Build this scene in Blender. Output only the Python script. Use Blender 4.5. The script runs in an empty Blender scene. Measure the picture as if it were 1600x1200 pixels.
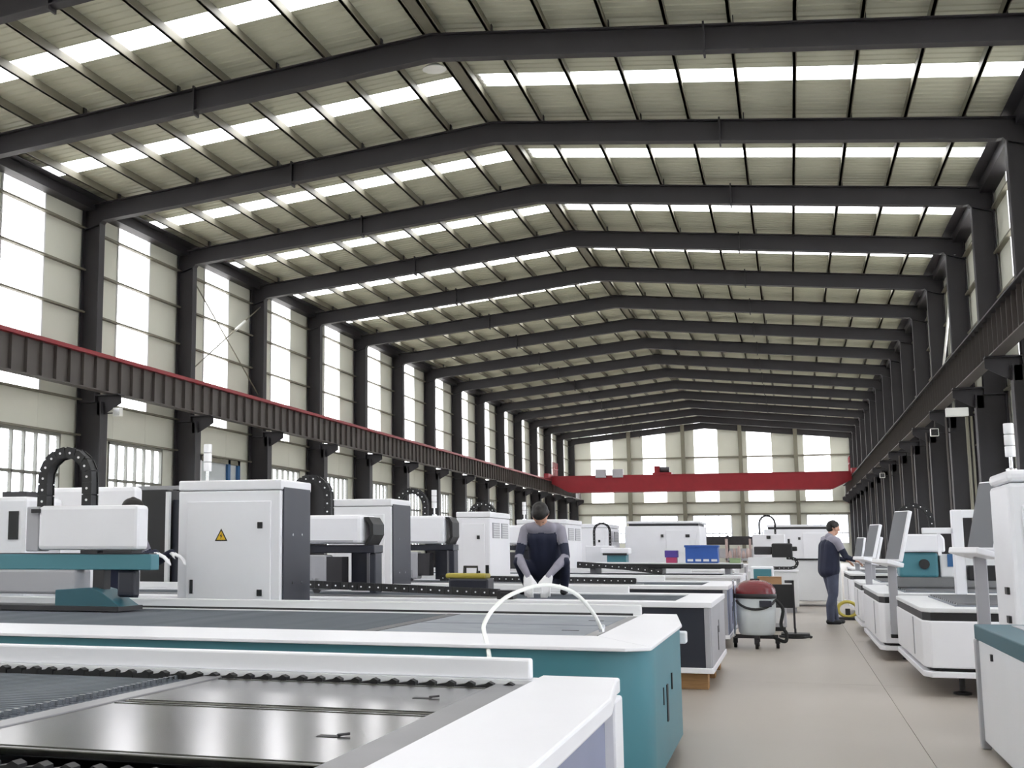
import bpy, bmesh, math, random
import numpy as np
from mathutils import Vector, Matrix

random.seed(7)
scene = bpy.context.scene
COL = scene.collection

# ------------------------------------------------------------------ camera
CAMH = 1.28
cd = bpy.data.cameras.new('camera')
cam = bpy.data.objects.new('camera', cd)
COL.objects.link(cam)
cam.location = (0, 0, CAMH)
cam.rotation_euler = (math.radians(90 + 8.133), 0, math.radians(18.669))
cd.sensor_width = 36
cd.lens = 1982.4 * 36 / 1600
cd.shift_x = (800 - 560) / 1600
cd.shift_y = -(600 - 572.1) / 1600
cd.clip_start = 0.05
cd.clip_end = 600
scene.camera = cam

# ------------------------------------------------------------------ overcast sky
world = bpy.data.worlds.new('overcast_sky')
scene.world = world
world.use_nodes = True
wn = world.node_tree.nodes
wn['Background'].inputs['Color'].default_value = (0.97, 0.98, 1.0, 1)
wn['Background'].inputs['Strength'].default_value = 7.0

scene.view_settings.view_transform = 'Standard'
scene.view_settings.look = 'None'
scene.view_settings.exposure = 0.22
scene.view_settings.gamma = 1.0
scene.view_settings.use_curve_mapping = False

# ------------------------------------------------------------------ materials
def lin(h):
    h = h.lstrip('#')
    c = [int(h[i:i+2], 16) / 255 for i in (0, 2, 4)]
    return tuple(v / 12.92 if v <= .04045 else ((v + .055) / 1.055) ** 2.4 for v in c) + (1,)

MATS = {}
def mat(name, hexc, rough=.5, metal=0.0, vary=.06, scale=3.0, bump=0.0, spec=.5, stretch=None):
    m = bpy.data.materials.new(name)
    m.use_nodes = True
    nt = m.node_tree
    b = nt.nodes['Principled BSDF']
    b.inputs['Roughness'].default_value = rough
    b.inputs['Metallic'].default_value = metal
    b.inputs['Specular IOR Level'].default_value = spec
    c = lin(hexc)
    b.inputs['Base Color'].default_value = c
    tc = nt.nodes.new('ShaderNodeTexCoord')
    mp = nt.nodes.new('ShaderNodeMapping')
    nt.links.new(tc.outputs['Object'], mp.inputs['Vector'])
    if stretch:
        mp.inputs['Scale'].default_value = stretch
    if vary:
        n = nt.nodes.new('ShaderNodeTexNoise')
        n.inputs['Scale'].default_value = scale
        n.inputs['Detail'].default_value = 5
        nt.links.new(mp.outputs['Vector'], n.inputs['Vector'])
        r = nt.nodes.new('ShaderNodeValToRGB')
        r.color_ramp.elements[0].position = .3
        r.color_ramp.elements[1].position = .7
        r.color_ramp.elements[0].color = tuple(v * (1 - vary) for v in c[:3]) + (1,)
        r.color_ramp.elements[1].color = tuple(min(1, v * (1 + vary)) for v in c[:3]) + (1,)
        nt.links.new(n.outputs['Fac'], r.inputs['Fac'])
        nt.links.new(r.outputs['Color'], b.inputs['Base Color'])
    if bump:
        n2 = nt.nodes.new('ShaderNodeTexNoise')
        n2.inputs['Scale'].default_value = scale * 6
        nt.links.new(mp.outputs['Vector'], n2.inputs['Vector'])
        bp = nt.nodes.new('ShaderNodeBump')
        bp.inputs['Strength'].default_value = bump
        nt.links.new(n2.outputs['Fac'], bp.inputs['Height'])
        nt.links.new(bp.outputs['Normal'], b.inputs['Normal'])
    MATS[name] = m
    return m

mat('steel_dark', '#2b292d', .55, 0, .10, 1.5)
mat('roof_sheet', '#c1c2ae', .6, 0, .05, .6)
mat('wall_sheet', '#d2d3c6', .6, 0, .04, .6)
mat('purlin', '#757263', .55, 0, .08, 2)
mat('concrete', '#a79f95', .38, 0, .07, .35, .05)
mat('joint', '#978f85', .8, 0, .05)
mat('ground', '#9a9890', .9, 0, .1, .2)
mat('crane_steel', '#4f4a47', .55, 0, .10, 1.5)
mat('window_bar', '#77776f', .5, 0, .06, 2)
mat('red_paint', '#8c1a25', .45, 0, .08, 2)
mat('white_paint', '#ececf0', .35, 0, .02, 2)
mat('white_trim', '#d9dadb', .5, 0, .03, 2)
mat('grey_paint', '#a9a9ae', .4, 0, .04, 2)
mat('lilac_grey', '#848aa3', .45, 0, .04, 2)
mat('navy_panel', '#2a2c37', .35, 0, .08, 2)
mat('teal', '#48808c', .4, 0, .05, 2)
mat('teal_dark', '#2c5a66', .45, 0, .06, 2)
mat('black_plastic', '#1a1a1c', .5, 0, .1, 5)
mat('dark_metal', '#3b3a3d', .45, .3, .12, 4)
mat('slat_steel', '#7c828a', .5, .2, .15, 5)
mat('stainless', '#7d7d7c', .2, 1.0, .04, 3, 0, .5)
mat('steel_grey', '#8a8a8c', .35, .7, .08, 4)
mat('chrome', '#d5d7da', .15, 1.0, .03, 4)
mat('blue_frame', '#2e5f8f', .5, 0, .06, 2)
mat('door_grey', '#b9c0c2', .5, 0, .05, 1)
mat('wood', '#a07c55', .7, 0, .2, 6, .2, .3, (1, 12, 12))
mat('carton', '#a8825f', .8, 0, .08, 4)
mat('signal_white', '#f0f0f2', .3, 0, .0)
mat('yellow', '#e0b522', .45, 0, .05)
mat('olive_yellow', '#b5a648', .55, 0, .1, 6)
mat('blue_box', '#2b55a0', .45, 0, .06, 4)
mat('purple_box', '#4d3a8c', .5, 0, .06, 4)
mat('pink_box', '#a83a63', .5, 0, .06, 4)
mat('green_box', '#8ea27a', .6, 0, .06, 4)
mat('vac_red', '#701b22', .25, 0, .06, 4)
mat('vac_grey', '#d9e0e3', .3, 0, .05, 4)
mat('skin', '#c79a83', .5, 0, .05, 8)
mat('hair', '#17120f', .6, 0, .15, 20)
mat('jacket_navy', '#1d2238', .8, 0, .12, 8, .2)
mat('jacket_grey', '#8f8c98', .8, 0, .08, 8, .2)
mat('trousers', '#484d60', .8, 0, .12, 8, .2)
mat('shoe', '#17181c', .6, 0, .1, 8)
mat('glove', '#e8e8ea', .8, 0, .06, 10, .2)
mat('screen_grey', '#66686d', .5, 0, .03, 2)
mat('rubber', '#141414', .7, 0, .1, 6)
mat('lamp_white', '#e6e7e2', .35, 0, .02, 4)
mat('clutter_pink', '#b9a39c', .6, 0, .15, 6)
mat('hose_white', '#eef0ec', .3, 0, .02, 4)

def panel_material(name, clear, tint):
    m = bpy.data.materials.new(name)
    m.use_nodes = True
    nt = m.node_tree
    nt.nodes.remove(nt.nodes['Principled BSDF'])
    out = nt.nodes['Material Output']
    tr = nt.nodes.new('ShaderNodeBsdfTransparent')
    tl = nt.nodes.new('ShaderNodeBsdfTranslucent')
    tr.inputs['Color'].default_value = tint
    tl.inputs['Color'].default_value = tint
    mx = nt.nodes.new('ShaderNodeMixShader')
    mx.inputs['Fac'].default_value = 1 - clear
    nt.links.new(tr.outputs[0], mx.inputs[1])
    nt.links.new(tl.outputs[0], mx.inputs[2])
    nt.links.new(mx.outputs[0], out.inputs['Surface'])
    MATS[name] = m
panel_material('daylight_sheet', .75, (.97, .962, .97, 1))
panel_material('window_glass', .9, (.92, .935, .96, 1))

# ------------------------------------------------------------------ mesh helpers
ORG = {}
class MB:
    def __init__(s): s.v = []; s.f = []; s.m = []; s.cm = 0
    def add(s, vs, fs):
        o = len(s.v); s.v += [tuple(v) for v in vs]
        for f in fs: s.f.append([o + i for i in f]); s.m.append(s.cm)
        return s
    def box(s, x0, x1, y0, y1, z0, z1):
        x0, x1 = min(x0, x1), max(x0, x1); y0, y1 = min(y0, y1), max(y0, y1); z0, z1 = min(z0, z1), max(z0, z1)
        return s.add([(x0,y0,z0),(x1,y0,z0),(x1,y1,z0),(x0,y1,z0),(x0,y0,z1),(x1,y0,z1),(x1,y1,z1),(x0,y1,z1)],
                     [(0,3,2,1),(4,5,6,7),(0,1,5,4),(1,2,6,5),(2,3,7,6),(3,0,4,7)])
    def prism(s, poly, axis, a, b):
        # poly: list of 2d points in the other two axes (order x,y,z without axis)
        def P(p, t):
            return {'x': (t, p[0], p[1]), 'y': (p[0], t, p[1]), 'z': (p[0], p[1], t)}[axis]
        n = len(poly)
        return s.add([P(p, a) for p in poly] + [P(p, b) for p in poly],
                     [list(range(n))[::-1], list(range(n, 2*n))] + [(i, (i+1) % n, n + (i+1) % n, n + i) for i in range(n)])
    def tube(s, pts, r, n=8, cap=True):
        pts = [Vector(p) for p in pts]; rs = r if isinstance(r, (list, tuple)) else [r] * len(pts)
        up = None; rings = []
        for i, p in enumerate(pts):
            t = (pts[min(i+1, len(pts)-1)] - pts[max(i-1, 0)]).normalized()
            if up is None:
                up = Vector((0,0,1)) if abs(t.z) < .9 else Vector((1,0,0))
            a = t.cross(up).normalized(); b = a.cross(t).normalized(); up = b
            rings.append([p + rs[i] * (math.cos(2*math.pi*k/n) * a + math.sin(2*math.pi*k/n) * b) for k in range(n)])
        vs = [v for rg in rings for v in rg]; fs = []
        for i in range(len(rings) - 1):
            for k in range(n):
                fs.append((i*n+k, i*n+(k+1) % n, (i+1)*n+(k+1) % n, (i+1)*n+k))
        if cap:
            fs.append(list(range(n))[::-1]); fs.append(list(range((len(rings)-1)*n, len(rings)*n)))
        return s.add(vs, fs)
    def lathe(s, prof, c, n=20, axis='z'):
        vs = []; fs = []
        for r, h in prof:
            for k in range(n):
                a = 2*math.pi*k/n; q = (r*math.cos(a), r*math.sin(a), h)
                if axis == 'x': q = (q[2], q[0], q[1])
                if axis == 'y': q = (q[0], q[2], q[1])
                vs.append((c[0]+q[0], c[1]+q[1], c[2]+q[2]))
        for i in range(len(prof) - 1):
            for k in range(n): fs.append((i*n+k, i*n+(k+1) % n, (i+1)*n+(k+1) % n, (i+1)*n+k))
        fs.append(list(range(n))[::-1]); fs.append([(len(prof)-1)*n + k for k in range(n)])
        return s.add(vs, fs)
    def rot(s, axis, ang, c=(0,0,0)):
        M = Matrix.Translation(c) @ Matrix.Rotation(ang, 4, axis) @ Matrix.Translation([-q for q in c])
        s.v = [tuple(M @ Vector(v)) for v in s.v]; return s
    def slot(s, k): s.cm = k; return s
    def build(s, name, material, parent=None, bevel=0, smooth=False, seg=2):
        o0 = ORG.get(parent.name, (0,0,0)) if parent else (0,0,0)
        me = bpy.data.meshes.new(name)
        me.from_pydata([(v[0]-o0[0], v[1]-o0[1], v[2]-o0[2]) for v in s.v], [], s.f)
        ms = material if isinstance(material, (list, tuple)) else [material]
        for k in ms: me.materials.append(MATS[k])
        me.polygons.foreach_set('material_index', s.m)
        bm = bmesh.new(); bm.from_mesh(me); bmesh.ops.recalc_face_normals(bm, faces=bm.faces[:])
        if bevel:
            es = [e for e in bm.edges if len(e.link_faces) == 2 and e.calc_face_angle(0) > .6]
            bmesh.ops.bevel(bm, geom=es, offset=bevel, segments=seg, profile=.5, affect='EDGES', clamp_overlap=True)
        bm.to_mesh(me); bm.free()
        if smooth:
            me.polygons.foreach_set('use_smooth', [True] * len(me.polygons))
            me.set_sharp_from_angle(angle=math.radians(40))
        o = bpy.data.objects.new(name, me); COL.objects.link(o)
        if parent:
            o.parent = parent; ORG[o.name] = o0
        return o

def tag(o, label, cat, group=None):
    o['label'] = label; o['category'] = cat
    if group: o['group'] = group
    return o
def thing(name, label, cat, loc=(0,0,0), group=None):
    o = bpy.data.objects.new(name, None); COL.objects.link(o)
    o.location = loc; o.empty_display_size = .2; ORG[o.name] = tuple(loc)
    return tag(o, label, cat, group)
def setting(name, loc=(0,0,0)):
    o = bpy.data.objects.new(name, None); COL.objects.link(o)
    o.location = loc; ORG[o.name] = tuple(loc); o['kind'] = 'structure'
    return o
def inst(src, parent, loc, rot=None, scale=None):
    o = src.copy(); COL.objects.link(o); o.parent = parent; o.location = loc
    if rot: o.rotation_euler = rot
    if scale: o.scale = scale
    return o
def copy_tree(root, loc, rotz=0, label=None):
    r = root.copy(); COL.objects.link(r); r.location = loc; r.rotation_euler = (0, 0, rotz)
    ORG[r.name] = tuple(loc)
    if label: r['label'] = label
    for ch in list(root.children):
        c = ch.copy(); COL.objects.link(c); c.parent = r
        for g in list(ch.children):
            d = g.copy(); COL.objects.link(d); d.parent = c
    return r
ORD = ['nearest', 'second nearest', 'third nearest', 'fourth nearest', 'fifth nearest', 'sixth nearest', 'seventh nearest',
       'eighth nearest', 'ninth nearest', 'tenth nearest', 'eleventh nearest', 'twelfth nearest', 'thirteenth nearest',
       'fourteenth nearest', 'fifteenth nearest', 'sixteenth nearest', 'farthest']

# ------------------------------------------------------------------ the hall: dimensions in metres
XWL, XWR = -18.85, 5.65          # inner faces of the side walls
XR = -6.8                        # ridge
SL = 0.1                         # roof slope
ZR = 12.175                      # rafter top at the ridge
F1 = 25.12; BAY = 6.0            # portal frames
YN, YF = F1 - 6*BAY, F1 + 15*BAY # near and far gable
def zr(x): return ZR - SL * abs(x - XR)

# floor: cast slabs with sawn joints
floor = setting('floor')
MB().box(XWL-.2, XWR+.2, YN-.2, YF+.3, -.3, -.006).build('slab_bed', 'joint', floor)
nx = 5; sw = (XWR - XWL) / nx
slab = None
for j in range(21):
    for i in range(nx):
        loc = (XWL + i*sw, YN + j*BAY, 0)
        if slab is None:
            slab = MB().box(.002, sw-.002, .002, BAY-.002, -.25, 0).build('slab', 'concrete', floor)
            slab.location = loc
        else: inst(slab, floor, loc)
g = MB().box(-150, 150, -120, 260, -.6, -.32).build('ground', 'ground'); g['kind'] = 'structure'

# ceiling: ribbed roof sheets, daylight strips, purlins
ceiling = setting('ceiling')
ang = math.atan(SL)
SY0, SY1 = 3.02, 3.86
def ribbed(y0, y1, L, side):
    b = MB(); pts = []
    n = max(1, round((y1 - y0) / .27)); w = (y1 - y0) / n
    for k in range(n):
        y = y0 + k*w
        pts += [(y, 0), (y + w*.55, 0), (y + w*.65, .022), (y + w*.9, .022)]
    pts.append((y1, 0))
    vs = [(0, p[0], p[1]) for p in pts] + [(side*L, p[0], p[1]) for p in pts]
    m = len(pts)
    b.add(vs, [(i, i+1, m+i+1, m+i) for i in range(m-1)])
    return b
LL, LR_ = (XR - XWL + .25) / math.cos(ang), (XWR - XR + .25) / math.cos(ang)
ZS = ZR + .225
proto = {}
for side, L in ((-1, LL), (1, LR_)):
    rot = (0, ang * side, 0)
    for j in range(21):
        y = YN + j*BAY
        for key, a, b_, mt, nm in (('a', 0, SY0, 'roof_sheet', 'roof_sheet'), ('b', SY1, BAY, 'roof_sheet', 'roof_sheet'), ('s', SY0, SY1, 'daylight_sheet', 'skylight_panel')):
            if (side, key) not in proto:
                o = ribbed(a, b_, L, side).build(nm, mt, ceiling)
                o.location = (XR, y, ZS); o.rotation_euler = rot; proto[(side, key)] = o
            else: inst(proto[(side, key)], ceiling, (XR, y, ZS), rot)
MB().box(XR-.3, XR+.3, YN, YF, ZS+.0, ZS+.06).build('ridge_cap', 'roof_sheet', ceiling)
for side, n in ((-1, 10), (1, 10)):
    for k in range(n):
        x = XR + side * (.17 if k == 0 else 1.22 * k)
        z = zr(x)
        o = MB().box(x-.03, x+.03, YN, YF, z, z+.2).box(x-.03, x+.05, YN, YF, z, z+.015).build('purlin', 'purlin', ceiling)
MB().box(XR-.2, XR+.2, YN, YF, ZR-.005, ZR+.02).build('ridge_plate', 'purlin', ceiling)
for x, s in ((XWL, 1), (XWR, -1)):
    z = zr(x)
    MB().box(x, x+s*.38, YN, YF, z-.12, z+.19).build('eave_strut', 'steel_dark', ceiling)
    MB().box(x, x+s*.65, YN, YF, z+.165, z+.185).build('eave_plate', 'steel_dark', ceiling)

# side walls
def side_wall(name, x, s, door_bays=()):
    w = setting(name)
    zt = zr(x) + .2
    t = .1; xo = x - s*t
    strips = {}
    for j in range(21):
        y = YN + j*BAY; a, b = y + 1.98, y + 3.98
        for (y0, y1, z0, z1) in ((y, a, 4.36, zt), (b, y+BAY, 4.36, zt), (a, b, 4.36, 5.42), (a, b, 11.08, zt),
                                 (y, y+1.72, 0, 4.36), (y+5.12, y+BAY, 0, 4.36)) + (((y+1.72, y+5.12, 0, 1.15),) if j not in door_bays else ()):
            MB().box(xo, x, y0+.004, y1-.004, z0+.003, z1-.003).build('wall_sheet', 'wall_sheet', w)
        MB().box(x - s*.06, x - s*.04, a, b, 5.42, 11.08).build('daylight_panel', 'daylight_sheet', w)
        for yy in (a, b):
            MB().box(x, x + s*.03, yy-.03, yy+.03, 5.42, 11.08).build('strip_trim', 'white_trim', w)
    for z in (10.33, 9.12, 7.9, 6.7, 5.4, 4.4):
        MB().box(x, x + s*.14, YN, YF, z-.025, z+.025).build('girt', 'purlin', w)
    return w
side_wall('wall_left', XWL, 1, door_bays=(8,))
side_wall('wall_right', XWR, -1)
# windows with mullions
nwin = 0
def bar_window(x, s, y0, y1, z0, z1, n):
    global nwin
    nwin += 1
    w = setting('window_%d' % nwin, (x, (y0+y1)/2, z0))
    MB().box(x-s*.07, x-s*.055, y0, y1, z0, z1).build('pane', 'window_glass', w)
    fr = MB()
    for (a, b, c, d) in ((y0, y1, z0, z0+.07), (y0, y1, z1-.07, z1), (y0, y0+.06, z0, z1), (y1-.06, y1, z0, z1)):
        fr.box(x-s*.1, x+s*.03, a, b, c, d)
    fr.build('window_frame', 'window_bar', w)
    zm = z0 + (z1-z0)*.65
    MB().box(x-s*.09, x+s*.02, y0, y1, zm-.04, zm+.04).build('transom', 'window_bar', w)
    for k in range(1, n):
        y = y0 + (y1-y0)*k/n
        MB().box(x-s*.09, x+s*.02, y-.025, y+.025, z0, z1).build('mullion', 'window_bar', w)
for j in range(21):
    y = YN + j*BAY
    if j >= 5:
        if j != 8: bar_window(XWL, 1, y+1.72, y+5.12, 1.15, 4.36, 6)
        bar_window(XWR, -1, y+1.72, y+5.12, 1.15, 4.36, 6)
    else:
        for x, s in ((XWL, 1), (XWR, -1)):
            bar_window(x, s, y+1.72, y+5.12, 1.15, 4.36, 4)
# blue framed sliding door in the fourth visible bay
d1 = setting('door_1', (XWL, F1 + 15, 0))
y0 = F1 + 12 + 1.72
MB().box(XWL-.08, XWL-.03, y0, y0+3.4, 0, 4.36).build('door_leaf', 'door_grey', d1)
for a in (y0, y0+2.35, y0+3.2):
    MB().box(XWL-.03, XWL+.06, a, a+.2, 0, 4.36).build('door_stile', 'blue_frame' if a > y0+1 else 'white_trim', d1)
MB().box(XWL-.03, XWL+.06, y0, y0+3.4, 4.2, 4.36).build('door_rail', 'purlin', d1)

# far gable
wf = setting('wall_far')
YG = YF + .18
xs_s = [(-16.8, -14.85), (-12.2, -10.2), (-7.75, -5.75), (-3.3, -1.25), (1.36, 3.5)]
xs_w = [(-16.9, -13.75), (-12.6, -9.3), (-8.1, -4.75), (-3.5, .05), (1.3, 4.7)]
xs_c = [-13.37, -8.67, -3.83, .72]
def gable_sheet(x0, x1, z0, z1):
    if z1 is None:
        pts = [(x0, z0), (x1, z0), (x1, zr(x1)+.22)] + ([(XR, ZR+.22)] if x0 < XR < x1 else []) + [(x0, zr(x0)+.22)]
        MB().prism(pts, 'y', YG, YG+.1).build('wall_sheet', 'wall_sheet', wf)
    else: MB().box(x0, x1, YG, YG+.1, z0, z1).build('wall_sheet', 'wall_sheet', wf)
prev = XWL-.1
for (a, b) in xs_s + [(XWR+.1, None)]:
    gable_sheet(prev, a, 5.15, None)
    if b:
        pts = [(a, 5.15), (b, 5.15), (b, zr(b)+.2), (a, zr(a)+.2)]
        MB().prism(pts, 'y', YG+.04, YG+.06).build('daylight_panel', 'daylight_sheet', wf)
        prev = b
gable_sheet(XWL-.1, XWR+.1, 4.1, 5.15)
prev = XWL-.1
for (a, b) in xs_w + [(XWR+.1, None)]:
    gable_sheet(prev, a, 0, 4.1)
    if b:
        gable_sheet(a, b, 0, 1.6)
        prev = b
for z in (9.1, 7.35, 5.15, 4.15):
    MB().box(XWL, XWR, YG-.14, YG, z-.07, z+.07).build('girt', 'purlin', wf)
for x in xs_c:
    MB().box(x-.16, x+.16, YG-.5, YG-.14, 0, zr(x)).build('gable_column', 'purlin', wf)
for (a, b) in xs_w:
    nwin += 1
    w = setting('window_%d' % nwin, ((a+b)/2, YG, 1.6))
    MB().box(a, b, YG+.03, YG+.05, 1.6, 4.1).build('pane', 'window_glass', w)
    fr = MB()
    for (p, q, c, d) in ((a, b, 1.6, 1.7), (a, b, 4.0, 4.1), (a, a+.1, 1.6, 4.1), (b-.1, b, 1.6, 4.1)):
        fr.box(p, q, YG-.02, YG+.08, c, d)
    fr.build('window_frame', 'white_trim', w)
    for k in range(1, 6):
        x = a + (b-a)*k/6
        MB().box(x-.035, x+.035, YG-.01, YG+.07, 1.6, 4.1 if k % 2 == 0 else 2.5).build('mullion', 'white_trim', w)
    MB().box(a, b, YG-.01, YG+.07, 2.45, 2.55).build('transom', 'white_trim', w)
# near gable behind the camera
wn_ = MB().prism([(XWL-.1, 0), (XWR+.1, 0), (XWR+.1, zr(XWR)+.2), (XR, ZR+.2), (XWL-.1, zr(XWL)+.2)], 'y', YN-.2, YN-.1).build('wall_near', 'wall_sheet')
wn_['kind'] = 'structure'

# ------------------------------------------------------------------ portal frames
XCL, XCR = -18.23, 5.03
def ibeam_x(b, pts_top, pts_bot, y, bf, tf=.03, tw=.02):
    """rafter web polygon in xz with flanges, pts from left to right"""
    b.prism(pts_top + pts_bot[::-1], 'y', y-tw/2, y+tw/2)
    for pts, s in ((pts_top, -1), (pts_bot, 1)):
        for (x0, z0), (x1, z1) in zip(pts[:-1], pts[1:]):
            b.prism([(x0, z0), (x1, z1), (x1, z1+s*tf), (x0, z0+s*tf)], 'y', y-bf/2, y+bf/2)
frame_proto = None
def make_frame(y, label):
    fr = thing('portal_frame', label, 'steel frame', (XR, y, 0), 'portal frames along the hall')
    for s, xc, xw in ((1, XCL, XWL), (-1, XCR, XWR)):
        xo = xw + s*.05
        b = MB()
        zt = zr(xo)
        b.box(xo, xo+s*.03, y-.15, y+.15, 0, zt)                    # outer flange
        b.box(xc-s*.03, xc, y-.15, y+.15, 5.35, 10.45)              # inner flange
        b.box(xo, xc, y-.012, y+.012, 5.35, 10.6)                    # web
        b.box(xo, xc, y-.15, y+.15, 5.3, 5.35)
        b.build('column', 'steel_dark', fr)
        xl = xc + s*.22
        b = MB()
        b.box(xl-s*.03, xl, y-.2, y+.2, 0, 5.3).box(xo, xl, y-.015, y+.015, 0, 5.3).box(xo+s*.03, xo+s*.06, y-.2, y+.2, 0, 5.3)
        b.box(xo, xl, y-.2, y+.2, 0, .03)
        b.build('lower_column', 'steel_dark', fr)
        b = MB()                                                     # crane bracket
        xb = xc + s*.75
        b.prism([(xl, 4.95), (xb, 5.25), (xb, 5.5), (xc, 5.5), (xc, 4.95)], 'y', y-.015, y+.015)
        b.box(xc, xb, y-.18, y+.18, 5.47, 5.5)
        b.build('crane_bracket', 'steel_dark', fr)
        # rafter half with haunch
        top = [(xo, zr(xo)), (XR, ZR)]
        bot = [(xo, 10.25), (xc, 10.42), (xc+s*.06, 10.5), (xc+s*.18, zr(xc+s*.18)-.53), (XR, ZR-.56)]
        b = MB()
        if s < 0: top, bot = top[::-1], bot[::-1]
        ibeam_x(b, top, bot, y, .26)
        b.build('rafter', 'steel_dark', fr)
        for k in range(1, 10, 2):
            x = XR - s*1.22*k + .06
            MB().box(x, x+.02, y-.07, y+.07, zr(x)-.01, zr(x)+.18).build('purlin_cleat', 'steel_dark', fr)
        for x in (XR - s*5.6,):
            MB().box(x-.02, x+.02, y-.15, y+.15, zr(x)-.62, zr(x)+.05).build('splice_plate', 'steel_dark', fr)
    return fr
for k in range(-1, 16):
    y = F1 + k*BAY
    if k == 15: y -= .1
    lab = ORD[k+1] + ' dark steel portal frame spanning the hall with crane brackets'
    if frame_proto is None:
        frame_proto = make_frame(y, lab)
    else:
        copy_tree(frame_proto, (XR, y, 0), 0, lab)

# ------------------------------------------------------------------ crane runways
def runway(name, x, label, rail_mat):
    r = thing(name, label, 'crane beam', (x, 19, 5.5), 'crane runway beams')
    ya, yb = YN, YF
    MB().box(x-.012, x+.012, ya, yb, 5.53, 6.42).build('web', 'crane_steel', r)
    MB().box(x-.17, x+.17, ya, yb, 6.42, 6.46).build('top_flange', rail_mat, r)
    MB().box(x-.15, x+.15, ya, yb, 5.5, 5.53).build('bottom_flange', 'crane_steel', r)
    MB().box(x-.04, x+.04, ya, yb, 6.46, 6.56).build('rail', rail_mat, r)
    st = None
    n = 0
    y = 16.0
    while y < 112:
        if st is None:
            st = MB().box(x-.1, x+.1, y-.006, y+.006, 5.53, 6.42).build('stiffener', 'crane_steel', r)
            y0 = y
        else: inst(st, r, (0, y-y0, 0))
        y += .667
    return r
rl = runway('crane_beam', -17.72, 'dark stiffened crane runway beam with red rail along left wall', 'red_paint')
runway('crane_beam', 4.52, 'dark crane runway beam carried along the right wall', 'steel_dark')

# ------------------------------------------------------------------ overhead crane at the far end
YC = 100.0
cr = thing('overhead_crane', 'red overhead travelling crane bridging the far end of the hall', 'crane', (-6.6, YC, 6.5))
for dy in (-.75, .75):
    b = MB().prism([(-17.5, 6.2), (-16.2, 5.52), (3.0, 5.52), (4.4, 6.2), (4.4, 6.75), (-17.5, 6.75)], 'y', YC+dy-.2, YC+dy+.2)
    b.build('bridge_girder', 'red_paint', cr)
    MB().box(-17.5, 4.4, YC+dy-.26, YC+dy+.26, 6.75, 6.79).build('girder_flange', 'red_paint', cr)
for x in (-17.72, 4.52):
    e = MB().box(x-.18, x+.18, YC-2.2, YC+2.2, 6.58, 6.95).build('end_truck', 'red_paint', cr)
    for yy in (YC-1.8, YC+1.8):
        MB().lathe([(.16, -.06), (.16, .06)], (x, yy, 6.72), 14, 'x').build('wheel', 'dark_metal', e)
MB().box(-9.8, -8.4, YC-.8, YC+.8, 6.79, 6.95).build('trolley', 'red_paint', cr)
b = MB().lathe([(.26, -.5), (.26, .5)], (-9.1, YC, 7.15), 14, 'x'); b.build('hoist_drum', 'dark_metal', cr, smooth=True)
MB().box(-9.7, -9.3, YC-.5, YC+.1, 6.95, 7.45).build('hoist_motor', 'red_paint', cr)
for x in (-13.7, -12.4):
    MB().box(x-.4, x+.4, YC-1.1, YC-.6, 6.6, 7.25).build('control_box', 'grey_paint', cr, bevel=.03)
for s, x in ((1, -17.4), (-1, 4.3)):
    b = MB()
    for k in range(5):
        b.box(x-.03, x+.03, YC-1+k*.5, YC-.95+k*.5, 6.8, 7.9)
    b.box(x-.03, x+.03, YC-1, YC+1.05, 7.85, 7.9).box(x-.03, x+.03, YC-1, YC+1.05, 7.35, 7.4)
    b.build('guard_rail', 'red_paint', cr)

# ------------------------------------------------------------------ wall bracing, lamps
def rod(name, p, q, r, m, label, cat, group=None):
    o = MB().tube([p, q], r, 8).build(name, m); return tag(o, label, cat, group)
rod('brace_rod', (-18.5, 37.12, 10.35), (-18.5, 43.12, 6.9), .022, 'purlin', 'thin brace rod sloping down away from camera on the left wall', 'brace', 'cross bracing on the left wall')
rod('brace_rod', (-18.44, 37.12, 6.9), (-18.44, 43.12, 10.2), .022, 'purlin', 'thin brace rod rising away from camera on the left wall', 'brace', 'cross bracing on the left wall')
tag(MB().tube([(-18.44, 40.9, 8.98), (-18.44, 41.7, 9.42)], .05, 8).build('white_tube', 'lamp_white'), 'short white tube fixed at the crossing of the left brace rods', 'tube')
rod('brace_rod', (5.3, 43.12, 10.45), (5.3, 49.12, 6.8), .04, 'lamp_white', 'pale brace rod crossing behind the right columns', 'brace')

def floodlight(x, y, z, s, label):
    t = thing('floodlight', label, 'lamp', (x, y, z), 'floodlights on the columns')
    MB().box(x-.12, x+.12, y-.16, y+.0, z-.12, z+.12).build('housing', 'lamp_white', t, bevel=.02)
    MB().box(x-.1, x+.1, y-.165, y-.16, z-.1, z+.1).build('lens', 'chrome', t)
    MB().tube([(x, y, z), (x-s*.25, y+.1, z), (x-s*.6, y+.12, z)], .02, 6).build('bracket', 'steel_dark', t)
    return t
floodlight(-17.55, 31.15, 5.0, 1, 'small white floodlight on the left column nearest the camera')
floodlight(4.35, 42.85, 4.8, -1, 'small floodlight under the right crane beam nearest the camera')
floodlight(4.35, 66.85, 4.75, -1, 'small floodlight under the right crane beam deep in the hall')
t = thing('conduit_lamp', 'white box lamp with a long conduit down the right column', 'lamp', (4.45, 36.95, 0))
MB().box(4.05, 4.6, 36.75, 36.95, 4.72, 4.95).build('housing', 'lamp_white', t, bevel=.02)
MB().tube([(4.55, 36.85, 4.72), (4.55, 36.85, 0)], .04, 8).build('conduit', 'purlin', t)
MB().tube([(4.66, 36.85, 4.72), (4.66, 36.85, 0)], .03, 8).build('conduit', 'purlin', t)
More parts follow.
